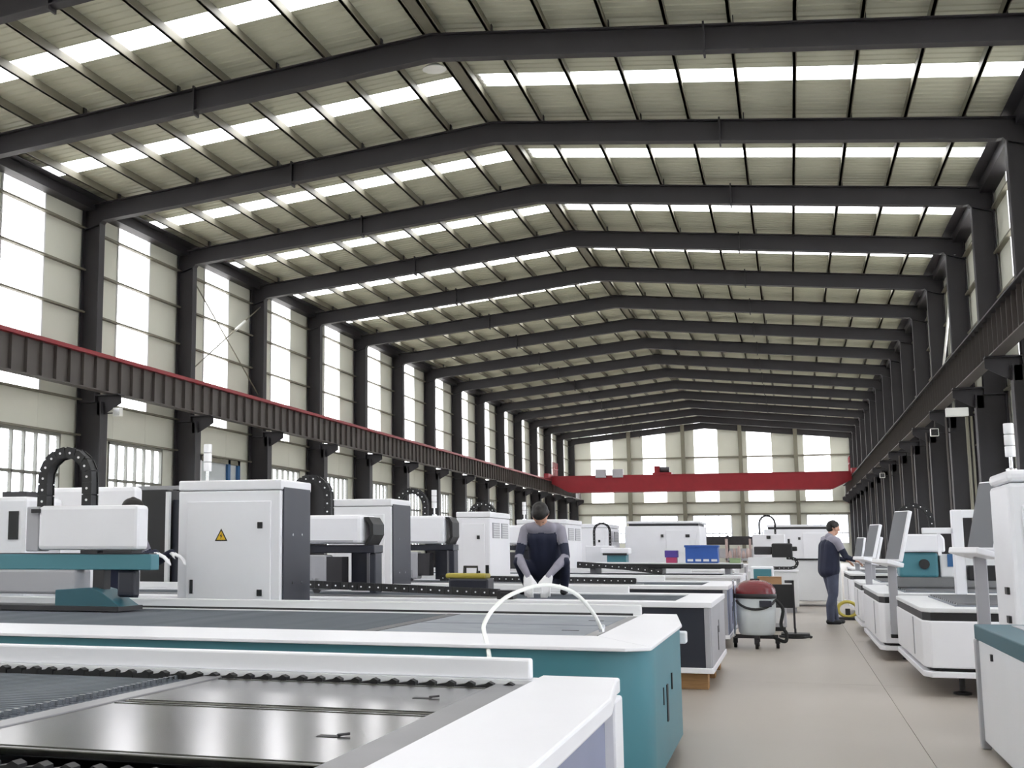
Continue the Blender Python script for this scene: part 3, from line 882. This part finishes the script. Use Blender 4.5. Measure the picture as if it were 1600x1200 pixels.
def squatting(label):
    X, Y, Z = -2.50, 13.5, .785
    t = thing('person', label, 'person', (X, Y, Z))
    P = lambda x, y, z: (X + x, Y + y, Z + z)
    caps = []
    # torso: pelvis, belly, chest, shoulders (facing the camera, -y, head bowed)
    caps += [(P(-.08, .24, .22), .13, P(.08, .24, .22), .13, TR),
             (P(-.05, .20, .24), .12, P(-.08, .04, .60), .10, NAVY),
             (P(.05, .20, .24), .12, P(.08, .04, .60), .10, NAVY),
             (P(0, .20, .24), .12, P(0, .03, .60), .105, NAVY),
             (P(-.15, .04, .69), .07, P(.15, .04, .69), .07, GREY),
             (P(-.09, -.02, .70), .065, P(.09, -.02, .70), .065, GREY)]
    hc, hf, hu = P(0.0, -.09, .85), (0, -.36, -.93), (0, -.93, .36)
    caps += [(P(0, .0, .73), .06, P(.0, -.06, .79), .058, SK), (P(-.05, -.02, .74), .04, P(.05, -.02, .74), .04, GREY)]
    caps += head_caps(hc, hf, hu, SK)
    for s in (-1, 1):
        sh, el, wr = P(s*.185, .03, .675), P(s*.25, -.04, .40), P(s*.105, -.28, .20)
        caps += [(sh, .062, P(s*.225, -.0, .53), .052, GREY), (P(s*.225, -.0, .53), .052, el, .046, NAVY), (el, .046, P(s*.18, -.17, .30), .046, GREY), (P(s*.18, -.17, .30), .044, wr, .034, GREY)]
        caps += hand(wr, (-s*.1, -.5, -.8), (-s, -.2, 0), (0, .5, -.8), GLV, .7, 1.4)
        hip, kn, an = P(s*.09, .22, .22), P(s*.24, -.08, .34), P(s*.20, .14, .09)
        caps += [(hip, .09, kn, .062, NAVY), (kn, .06, P(s*.22, .07, .2), .054, NAVY), (P(s*.22, .07, .2), .054, an, .043, NAVY)]
        caps += [(P(s*.2, .16, .045), .042, P(s*.22, -.06, .035), .036, SHOE)]
    body_mesh('body', caps, PM, t, .009)
    hair_mesh(t, hc, hf, hu); eyes(t, hc, hf, hu)
    return t
squatting('worker in grey and navy jacket and white gloves squatting on a bed')

def standing(label, X, Y, face, reach, lean=0.0, scale=1.0, hand_z=1.05, gloves=False):
    t = thing('person', label, 'person', (X, Y, 0))
    f = Vector((math.cos(face), math.sin(face), 0)); r = Vector((f.y, -f.x, 0))
    S = scale
    def P(a, b, z): return tuple(Vector((X, Y, 0)) + f*a*S + r*b*S + Vector((0, 0, z*S)))
    caps = []
    for s, st in ((-1, .10), (1, -.08)):
        hip, kn, an = P(0, s*.09, .93), P(st*.5+.03, s*.10, .50), P(st, s*.10, .09)
        caps += [(hip, .11, kn, .078, TR), (kn, .077, P(st*.8-.01, s*.10, .32), .073, TR), (P(st*.8-.01, s*.10, .32), .072, an, .064, TR)]
        caps += [(P(st-.04, s*.10, .045), .044, P(st+.15, s*.115, .035), .036, SHOE)]
    L = lean
    caps += [(P(0, -.07, .93), .135, P(0, .07, .93), .135, TR),
             (P(-.02, -.07, .90), .145, P(L*.8-.03, -.10, 1.29), .125, NAVY),
             (P(-.02, .07, .90), .145, P(L*.8-.03, .10, 1.29), .125, NAVY),
             (P(-.03, 0, .90), .15, P(L*.8-.03, 0, 1.29), .14, NAVY),
             (P(L-.02, -.15, 1.40), .08, P(L-.02, .15, 1.40), .08, GREY),
             (P(L*.9+.04, -.08, 1.36), .09, P(L*.9+.04, .08, 1.36), .09, GREY)]
    hc = P(L+.06, 0, 1.615); hf = (f*.97 + Vector((0, 0, -.2))); hu = (Vector((0, 0, 1)) + f*.2)
    caps += [(P(L, 0, 1.42), .06, P(L+.03, 0, 1.54), .056, SK), (P(L-.03, 0, 1.455), .066, P(L+.0, 0, 1.475), .062, GREY)]
    caps += head_caps(hc, hf, hu, SK, S)
    for s in (-1, 1):
        sh, el = P(L, s*.205, 1.385), P(L+.12, s*.27, 1.12)
        wr = P(L+.12+reach*.62, s*.16, hand_z+.03)
        mid = tuple((Vector(sh) + Vector(el))/2)
        caps += [(sh, .076, mid, .064, GREY), (mid, .064, el, .052, NAVY), (el, .052, wr, .037, NAVY)]
        caps += hand(wr, f*.9 + Vector((0, 0, -.35)), -r*s, (0, 0, -1), GLV if gloves else SK, .6, 1.05)
    body_mesh('body', caps, PM, t, .009)
    hair_mesh(t, hc, hf, hu, S); eyes(t, hc, hf, hu, S)
    return t
standing('standing worker in grey shouldered navy jacket at a control console', .60, 23.2, .45, .32, .04, 1.0, hand_z=1.04)
standing('worker half hidden behind the white head of the teal gantry', -5.88, 10.55, 0, .42, .05, 1.0, hand_z=1.2, gloves=True)

# ------------------------------------------------------------------ things on the beds
t = thing('tool_tray', 'olive yellow tool with handle on a dark box beside the louvred cabinet', 'tool', (-3.33, 13.75, .79))
MB().box(-3.56, -3.12, 13.6, 13.9, .785, .945).build('box', 'navy_panel', t, bevel=.02)
MB().box(-3.6, -3.15, 13.62, 13.88, .945, 1.0).build('tool_body', 'olive_yellow', t, bevel=.02)
MB().tube([(-3.42, 13.75, .99), (-3.42, 13.75, 1.07), (-3.27, 13.75, 1.07), (-3.27, 13.75, .99)], .014, 8).build('handle', 'black_plastic', t)
MB().lathe([(.02, 0), (.02, .09)], (-3.16, 13.75, 1.0), 10).build('knob', 'black_plastic', t)
t = thing('work_board', 'long black edged board lying on the bed under the blue box', 'board', (-2.3, 24.1, .8))
MB().box(-3.77, -.86, 23.75, 24.9, .905, .985).build('edge', 'black_plastic', t, bevel=.01)
MB().box(-3.77, -.86, 23.78, 24.88, .985, 1.0).build('top', 'white_trim', t)
for x in (-3.5, -2.3, -1.1):
    MB().box(x-.05, x+.05, 23.9, 24.7, .80, .905).build('bearer', 'grey_paint', t)
t = thing('blue_crate', 'blue plastic crate standing on the black edged board', 'crate', (-1.55, 24.2, 1.0))
MB().box(-1.835, -1.26, 24.0, 24.4, 1.0, 1.30).build('body', 'blue_box', t, bevel=.012)
MB().box(-1.85, -1.245, 23.985, 24.415, 1.28, 1.32).build('lip', 'blue_box', t, bevel=.006)
for k in range(4):
    MB().box(-1.8+k*.14, -1.7+k*.14, 23.992, 24.0, 1.03, 1.07).build('slot', 'white_trim', t)
t = thing('parts_box', 'small purple and pink box left of the blue crate', 'box', (-2.09, 24.1, 1.0))
MB().box(-2.18, -1.99, 24.0, 24.2, 1.0, 1.10).build('lower_box', 'pink_box', t, bevel=.008)
MB().box(-2.2, -1.97, 23.99, 24.21, 1.10, 1.225).build('lid', 'purple_box', t, bevel=.008)
t = thing('green_box', 'flat pale green box right of the blue crate', 'box', (-.96, 24.2, 1.0))
MB().box(-1.07, -.88, 24.05, 24.35, 1.0, 1.075).build('body', 'green_box', t, bevel=.006)
MB().box(-1.075, -.875, 24.045, 24.355, 1.075, 1.09).build('lid', 'green_box', t, bevel=.004)

# ------------------------------------------------------------------ enclosed machines far behind
def enclosure(label, x0, x1, y0, y1, zt):
    t = thing('enclosed_machine', label, 'machine', ((x0+x1)/2, (y0+y1)/2, 0), 'enclosed machines at the back')
    MB().box(x0, x1, y0, y1, .1, zt-.12).build('body', 'white_paint', t, bevel=.02)
    MB().box(x0+.1, x1-.04, y0+.05, y1-.05, zt-.12, zt-.06).build('roof_gap', 'dark_metal', t)
    MB().box(x0+.06, x1, y0, y1, zt-.06, zt).build('roof_cover', 'white_paint', t, bevel=.015)
    xm = x0 + (x1-x0)*.55
    d = MB().box(xm, x1-.08, y0-.02, y0, .3, zt-.22).build('door', 'white_paint', t, bevel=.006)
    for z in (.7, zt-.4): MB().box(xm-.12, xm-.06, y0-.03, y0, z, z+.07).build('lock', 'dark_metal', t)
    MB().box(x1-.35, x1-.25, y0-.035, y0-.02, zt-.4, zt-.33).build('handle', 'dark_metal', d)
    MB().box(x0+.05, x1-.05, y0+.05, y1-.05, 0, .1).build('plinth', 'black_plastic', t)
    return t
enclosure('white enclosed machine behind the blue crate', -3.95, -2.12, 32.6, 35.0, 1.93)
enclosure('white enclosed machine behind the standing worker', -.68, 1.1, 36.0, 38.5, 1.88)
t = thing('teal_machine_head', 'small teal and white machine head left of the enclosed machine', 'machine', (-3.8, 30.2, .8))
MB().box(-4.06, -3.62, 30.0, 30.5, .80, 1.12).build('base', 'teal', t, bevel=.02)
MB().box(-4.2, -3.55, 29.98, 30.5, 1.12, 1.27).build('cover', 'white_paint', t, bevel=.03)
MB().box(-4.15, -3.6, 29.95, 29.99, 1.1, 1.15).build('rail', 'black_plastic', t)
chain('cable_chain', 'tiny cable chain arched at the left of the white enclosed machine', arch(-4.5, -4.12, 31.1, 1.32, 1.86), h=.05, w=.06, group='cable chains on the machines')
tag(MB().box(-4.7, -4.0, 30.95, 31.3, .80, 1.32).build('chain_stand', 'white_paint', bevel=.02), 'white stand under the tiny chain by the enclosed machine', 'stand')
t = thing('white_stand', 'white stand under the dark arch far behind the aisle', 'stand', (-.6, 34.9, 0))
MB().box(-.95, -.15, 34.7, 35.2, 0, 1.62).build('body', 'white_paint', t, bevel=.02)
MB().box(-.6, -.5, 34.68, 34.7, 1.5, 1.58).build('latch', 'black_plastic', t)
chain('cable_chain', 'dark cable chain arched far behind the aisle', arch(-.77, -.38, 34.95, 1.62, 2.1), h=.05, w=.06, group='cable chains on the machines')
t = thing('dark_machine_head', 'dark machine head on a rail far behind the vacuum cleaner', 'machine', (-.2, 30, 0))
MB().box(-.42, .02, 30.0, 30.5, 1.05, 1.37).build('head', 'black_plastic', t, bevel=.03)
MB().box(-.05, .12, 30.05, 30.4, 1.2, 1.3).build('motor', 'black_plastic', t, bevel=.02)
MB().box(-.8, -.42, 30.1, 30.4, 1.12, 1.3).build('arm', 'dark_metal', t, bevel=.02)
MB().box(-.9, 1.0, 29.9, 31.2, .12, 1.03).build('pale_base', 'white_trim', t, bevel=.02)
MB().box(-.1, 1.0, 29.87, 29.9, 1.0, 1.04).build('rail', 'black_plastic', t)
MB().lathe([(.025, 0), (.025, .1)], (-.05, 30.1, 1.37), 10).build('cap', 'black_plastic', t)
chain('cable_chain', 'black cable chain curling back far behind the vacuum cleaner',
      [(-.55, 27, .872), (.0, 27, .872)] + [(.0 + .1*math.sin(math.pi*k/8), 27, .972 - .1*math.cos(math.pi*k/8)) for k in range(1, 9)] + [(-.1, 27, 1.072)], h=.06, w=.07, group='cable chains on the machines')
t = thing('pale_counter', 'pale counter under the curling cable chain', 'counter', (-.3, 27.3, 0))
MB().box(-.85, .1, 26.9, 27.7, .1, .8).build('body', 'white_trim', t, bevel=.02)
MB().box(-.85, .12, 26.88, 27.72, .8, .83).build('top', 'white_paint', t, bevel=.006)
MB().box(-.85, .0, 27.3, 27.36, .83, 1.08).build('back_strip', 'white_trim', t)
MB().box(-.8, .05, 26.95, 27.65, 0, .1).build('plinth', 'grey_paint', t)
t = thing('parts_rack', 'low rack of pinkish machine parts in front of the far wall', 'rack', (-1.2, 34, 0))
MB().box(-1.6, -.98, 34.0, 34.6, .95, 1.0).build('shelf', 'grey_paint', t)
MB().box(-1.6, -.98, 34.0, 34.6, .3, .34).build('shelf', 'grey_paint', t)
for x in (-1.58, -1.0):
    for y in (34.02, 34.58): MB().box(x-.02, x+.02, y-.02, y+.02, 0, 1.5).build('post', 'clutter_pink', t)
for k, w in enumerate(('first', 'second', 'third', 'fourth', 'fifth')):
    x = -1.5 + k*.11; hh = .06*(k % 3)
    tag(MB().lathe([(.03, 0), (.045, .03), (.045, .12+hh), (.02, .2+hh)], (x, 34.3, 1.0), 12).build('pump', 'clutter_pink', smooth=True),
        'pinkish pump part on the low rack, ' + w + ' from left', 'part', 'pump parts on the rack')
t = thing('storage_rack', 'long dark storage rack along the foot of the far wall', 'rack', (-2, 112, 0))
MB().box(-8.5, 1.8, 111.5, 112.5, 1.6, 2.2).build('load', 'dark_metal', t)
for x in (-8.4, -5, -1.6, 1.7):
    MB().box(x-.08, x+.08, 111.4, 111.5, 0, 2.3).build('upright', 'steel_dark', t)
MB().box(-8.5, 1.8, 111.4, 112.5, 1.5, 1.6).build('beam', 'steel_dark', t)
MB().box(-8.5, 1.8, 111.4, 112.5, .4, 1.2).build('load', 'grey_paint', t)

# ------------------------------------------------------------------ aisle things
# wet and dry vacuum cleaner
vx, vy = -.47, 17.45
t = thing('vacuum_cleaner', 'wet and dry vacuum cleaner with red lid on a wheeled trolley', 'vacuum cleaner', (vx, vy, 0))
MB().lathe([(.20, 0), (.225, .03), (.245, .3), (.25, .47)], (vx, vy, .17), 28).build('tank', 'vac_grey', t, smooth=True)
MB().lathe([(.258, 0), (.262, .02), (.262, .05), (.255, .06)], (vx, vy, .63), 28).build('collar', 'black_plastic', t, smooth=True)
MB().lathe([(.255, 0), (.25, .06), (.2, .13), (.12, .165), (.02, .175)], (vx, vy, .69), 28).build('lid', 'vac_red', t, smooth=True)
MB().box(vx-.06, vx+.06, vy-.02, vy+.02, .855, .88).build('lid_handle', 'black_plastic', t, bevel=.008)
MB().tube([(vx + .262*math.sin(a), vy - .262*math.cos(a), .50 + .10*(abs(a)/1.1)**2) for a in [-1.1 + 2.2*k/12 for k in range(13)]], .016, 8).build('carry_handle', 'black_plastic', t, smooth=True)
MB().box(vx+.05, vx+.2, vy-.262, vy-.22, .53, .61).build('dark_label', 'navy_panel', t, bevel=.006)
tr = MB().box(vx-.28, vx+.26, vy-.03, vy+.03, .12, .17).box(vx-.03, vx+.03, vy-.26, vy+.26, .12, .17).build('trolley', 'dark_metal', t)
for dx, dy in ((-.27, 0), (.25, 0), (0, -.25), (0, .25)):
    MB().lathe([(.06, -.02), (.06, .02)], (vx+dx, vy+dy, .06), 14, 'x').build('wheel', 'rubber', t, bevel=.006)
    MB().box(vx+dx-.03, vx+dx+.03, vy+dy-.01, vy+dy+.01, .06, .13).build('fork', 'dark_metal', t)
MB().tube([(vx-.27, vy-.03, .15), (vx-.27, vy-.03, .86), (vx-.27, vy+.05, .86)], .013, 8).build('push_bar', 'chrome', t)
MB().tube(smooth_path([(vx+.24, vy-.08, .62), (vx+.33, vy-.1, .5), (vx+.3, vy-.12, .3), (vx+.36, vy-.14, .2), (vx+.34, vy-.2, .1), (vx+.2, vy-.25, .16)], 6), .022, 8).build('hose', 'rubber', t, smooth=True)

t = thing('cardboard_box', 'brown cardboard box resting on the grey cabinet behind the vacuum cleaner', 'box', (-.35, 21.3, .66))
MB().box(-.53, -.17, 21.05, 21.4, .66, .82).build('carton_body', 'carton', t, bevel=.004)
MB().box(-.53, -.355, 21.04, 21.41, .82, .826).box(-.345, -.17, 21.04, 21.41, .82, .826).build('flap', 'carton', t)
t = thing('low_cabinet', 'low grey cabinet carrying the cardboard box', 'cabinet', (-.4, 21.3, 0))
MB().box(-.62, -.12, 21.0, 21.5, .06, .66).build('body', 'grey_paint', t, bevel=.01)
MB().box(-.58, -.16, 20.985, 21.0, .12, .6).build('door', 'white_trim', t, bevel=.004)
MB().box(-.6, -.14, 21.02, 21.48, 0, .06).build('plinth', 'black_plastic', t)
t = thing('control_terminal', 'dark flat panel on a stand beside the vacuum cleaner', 'panel', (-.15, 20.1, 0))
MB().box(-.31, .0, 20.0, 20.06, .40, .74).build('panel', 'black_plastic', t, bevel=.01)
MB().box(-.02, .01, 20.0, 20.1, .1, .8).build('post', 'dark_metal', t)
MB().box(-.12, .01, 20.0, 20.08, .76, .8).build('hook', 'dark_metal', t)
MB().box(-.2, .2, 19.9, 20.3, 0, .03).build('base', 'black_plastic', t)
MB().box(-.015, .015, 20.02, 20.08, .03, .1).build('stem', 'dark_metal', t)
t = thing('teal_fronted_unit', 'small white unit with a teal front behind the cardboard box', 'cabinet', (-.48, 22.4, 0))
MB().box(-.66, -.3, 22.15, 22.7, .0, .965).build('body', 'white_paint', t, bevel=.015)
MB().box(-.61, -.33, 22.135, 22.15, .76, .93).build('front', 'teal', t, bevel=.006)
cp = [(.0 + .2*math.cos(a)*(1+.2*math.sin(3*a)), 19.45 + .25*math.sin(a), .012 + .006*k/8) for k, a in enumerate([.5*k for k in range(26)])]
tag(MB().tube(smooth_path(cp, 3), .012, 6).build('cable_coil', 'rubber', smooth=True), 'loose dark cable coiled on the floor by the vacuum cleaner', 'cable')
t = thing('small_crate', 'small dark crate on a white base far down the aisle', 'crate', (.38, 33, 0))
MB().box(.2, .58, 32.8, 33.3, .0, .1).build('base', 'white_trim', t)
MB().box(.25, .53, 32.85, 33.2, .1, .33).build('body', 'olive_yellow', t, bevel=.01)
MB().box(.25, .53, 32.84, 32.85, .14, .29).build('front', 'dark_metal', t)
t = thing('yellow_hose_reel', 'yellow coiled hose on a black bar by the worker feet', 'hose', (.9, 24.6, 0))
for k in range(3):
    MB().tube([(.9 + .16*math.cos(a), 24.6 + .03*k - .03, .19 + .13*math.sin(a)) for a in [2*math.pi*j/20 for j in range(21)]], .028, 8).build('coil', 'olive_yellow', t, smooth=True)
MB().box(.72, 1.08, 24.5, 24.7, .0, .05).build('bar', 'black_plastic', t, bevel=.01)
MB().box(.86, .94, 24.56, 24.64, .05, .2).build('post', 'black_plastic', t)

# ------------------------------------------------------------------ right row
def right_bed(label, x0, y0, L, z0=.2, zt=.8, W=2.6, ns=14):
    x1 = x0 + W; y1 = y0 + L; c = .1
    t = thing('cutting_bed', label, 'machine', (x0+W/2, y0+L/2, 0), 'cutting beds down the right of the aisle')
    fp = [(x0, y0+c*1.3), (x0+c*.55, y0), (x1-c, y0), (x1, y0+c), (x1, y1-c), (x1-c, y1), (x0+c*.55, y1), (x0, y1-c*1.3)]
    def ins(d): 
        cx, cy = (x0+x1)/2, (y0+y1)/2
        return [(cx + (x-cx)*(1-2*d/W), cy + (y-cy)*(1-2*d/L)) for x, y in fp]
    MB().prism(fp, 'z', z0+.05, zt-.11).build('body', 'white_paint', t, bevel=.012)
    MB().prism(ins(.012), 'z', zt-.11, zt-.04).build('upper_gap', 'black_plastic', t)
    MB().prism(fp, 'z', zt-.04, zt-.0).build('top_deck', 'white_trim', t, bevel=.008)
    MB().prism(ins(.05), 'z', z0+.02, z0+.05).build('lower_gap', 'black_plastic', t)
    MB().prism(ins(-.01), 'z', z0-.03, z0+.02).build('base_frame', 'white_paint', t, bevel=.006)
    MB().box(x0+.3, x1-.3, y0+.35, y1-.35, zt, zt+.012).build('tray', 'slat_steel', t)
    slats(t, x0+.32, x1-.32, [y0+.4 + (L-.8)*k/(ns-1) for k in range(ns)], zt+.012, zt+.03, 'steel_grey', .03)
    MB().box(x0+.5, x0+.507, y0-.006, y0, z0+.06, zt-.12).build('seam', 'grey_paint', t)
    MB().box(x0+.53, x0+.57, y0-.01, y0, z0+.1, z0+.14).build('latch', 'dark_metal', t)
    MB().box(x0-.006, x0, y0+.9, y0+.96, z0+.1, zt-.12).build('side_seam', 'grey_paint', t)
    for dx in (.32, W-.3):
        for dy in (.35, L-.35):
            MB().lathe([(.075, 0), (.075, .02), (.025, .03), (.025, z0-.03)], (x0+dx, y0+dy, 0), 12).build('levelling_foot', 'black_plastic', t)
    return t
right_bed('white slab sided cutting bed nearest on the right with black foot showing', 1.05, 12.2, 3.05, zt=.76)
right_bed('white slab sided cutting bed second nearest on the right', .92, 15.9, 3.6, zt=.76, z0=.15, ns=10)
right_bed('white slab sided cutting bed third nearest on the right', .94, 20.4, 2.3, zt=.76, z0=.15, ns=8)
right_bed('white slab sided cutting bed just beyond the standing worker', 1.0, 25.5, 3.2, ns=8)
right_bed('farthest white slab sided cutting bed on the right', 1.3, 31.5, 3.2, ns=6)

t = thing('machine_cover', 'white machine side with teal grey top band at lower right edge', 'machine', (2.4, 6.5, 0))
MB().box(1.12, 3.7, 3.0, 9.25, .05, .69).build('side_panel', 'white_paint', t, bevel=.01)
MB().box(1.105, 3.72, 3.0, 9.29, .69, .785).build('top_band', 'teal_dark', t, bevel=.008)
MB().box(1.3, 3.5, 3.0, 9.1, .785, .79).build('top_plate', 'grey_paint', t)
MB().box(1.10, 1.16, 9.22, 9.31, .0, .69).build('corner_post', 'grey_paint', t, bevel=.01)
MB().box(1.108, 1.12, 8.62, 8.66, .60, .64).build('lock', 'black_plastic', t)
MB().box(1.2, 3.6, 3.2, 9.1, 0, .05).build('plinth', 'black_plastic', t)

t = thing('electrical_cabinet', 'tall white cabinet at the right picture edge', 'cabinet', (2.0, 10.2, 0), 'electrical cabinets between the beds')
MB().box(1.45, 2.6, 9.9, 10.75, .08, 1.73).build('body', 'white_paint', t, bevel=.03)
MB().box(1.45, 2.6, 9.89, 10.75, 1.735, 1.82).build('top_cover', 'white_paint', t, bevel=.03)
d = MB().box(1.53, 2.5, 9.88, 9.9, .25, 1.57).build('door', 'white_paint', t, bevel=.008)
MB().box(1.56, 1.6, 9.86, 9.88, .9, 1.05).build('handle', 'black_plastic', d, bevel=.006)
MB().box(1.5, 2.55, 9.95, 10.7, 0, .08).build('plinth', 'black_plastic', t)
for z in (.75, .95): MB().box(1.43, 1.45, 10.1, 10.2, z, z+.05).build('hinge', 'black_plastic', t)
signal_tower(1.53, 10.2, 1.82, 'white signal tower on the tall cabinet at right edge', .36, .035)

def console(label, x, y, z, tilt, w=.3, h=.55, yaw=.5, yb=0, zb=.32):
    t = thing('control_console', label, 'console', (x, y, 0), 'control consoles on the right')
    def R(b): return b.rot('X', tilt, (x, y, z)).rot('Z', yaw, (x, y, z))
    R(MB().box(x-w/2, x+w/2, y, y+.05, z, z+h)).build('housing', 'white_paint', t, bevel=.012)
    R(MB().box(x-w/2+.012, x+w/2-.012, y-.004, y, z+.02, z+h-.015)).build('screen', 'screen_grey', t)
    R(MB().box(x-w/2-.02, x+w/2+.02, y-.14, y+.06, z-.06, z-.01)).build('keyboard_shelf', 'white_paint', t, bevel=.01)
    MB().box(x-.045, x+.045, y-.01, y+.07, zb, z-.05).build('post', 'grey_paint', t, bevel=.008)
    MB().box(x-.05, x+.05, y-.015, y+.075, zb-.04, zb).build('end_cap', 'black_plastic', t, bevel=.006)
    MB().box(x-.03, x+.03, y+.03, yb, zb+.08, zb+.14).build('mounting_arm', 'grey_paint', t)
    return t
console('tilted grey screen console beside the tall right cabinet', 1.40, 11.1, 1.26, -.25, .36, .56, -1.15, 10.76, .5)
console('large tilted grey console above the nearest right bed', 1.06, 15.58, 1.13, -.25, .34, .58, -1.2, 15.92)
console('slim tilted console just beyond the large grey one', 1.04, 19.95, 1.13, -.25, .32, .5, -1.2, 20.42)
console('small tilted console in front of the standing worker', 1.26, 22.95, 1.05, -.25, .28, .42, -1.2, 22.69)
console('far tilted console beyond the standing worker', 1.3, 28.95, 1.0, -.2, .3, .5, -1.1, 28.69)

t = thing('right_gantry', 'white gantry cover with teal block on the right row', 'gantry', (1.6, 17.2, .8))
MB().prism([(1.2, 1.225), (1.76, 1.225), (1.76, 1.39), (1.72, 1.44), (1.2, 1.44)], 'y', 16.95, 17.5).build('head_cover', 'white_paint', t, bevel=.02)
MB().box(1.24, 1.68, 17.0, 17.4, .92, 1.22).build('teal_block', 'teal', t, bevel=.03)
MB().lathe([(.06, -.03), (.06, .03)], (1.52, 16.98, 1.08), 14, 'y').build('port', 'black_plastic', t)
MB().box(1.15, 2.6, 17.02, 17.4, .81, .92).build('guide_rail', 'steel_grey', t)
MB().box(1.7, 2.5, 17.0, 17.3, .92, 1.2).build('carriage', 'white_trim', t, bevel=.02)
MB().box(1.78, 1.84, 16.98, 17.0, 1.05, 1.2).build('connector', 'blue_frame', t)
chain('cable_chain', 'pale edged cable chain arched over the right gantry', arch(1.27, 1.66, 17.3, 1.44, 1.80), h=.06, w=.08, group='cable chains on the machines')
t = thing('white_portal', 'white tube portal with cross bar behind the tilted screen', 'gantry', (1.6, 14.3, .8))
MB().box(1.56, 1.66, 14.25, 14.4, .81, 1.66).build('upright', 'white_paint', t, bevel=.008)
MB().box(1.28, 1.56, 14.28, 14.38, 1.42, 1.48).build('cross_bar', 'white_paint', t, bevel=.006)
MB().box(1.42, 1.45, 14.3, 14.36, 1.2, 1.42).build('hanger', 'white_paint', t)
MB().box(1.66, 2.6, 14.28, 14.38, 1.58, 1.66).build('cross_bar', 'white_paint', t, bevel=.006)
MB().box(1.66, 2.4, 14.2, 14.45, 1.19, 1.23).build('shelf', 'black_plastic', t)
MB().box(1.68, 2.4, 14.22, 14.43, .95, 1.1).build('drive_box', 'black_plastic', t, bevel=.01)
MB().box(2.5, 2.6, 14.25, 14.4, .81, 1.58).build('upright', 'white_paint', t, bevel=.008)
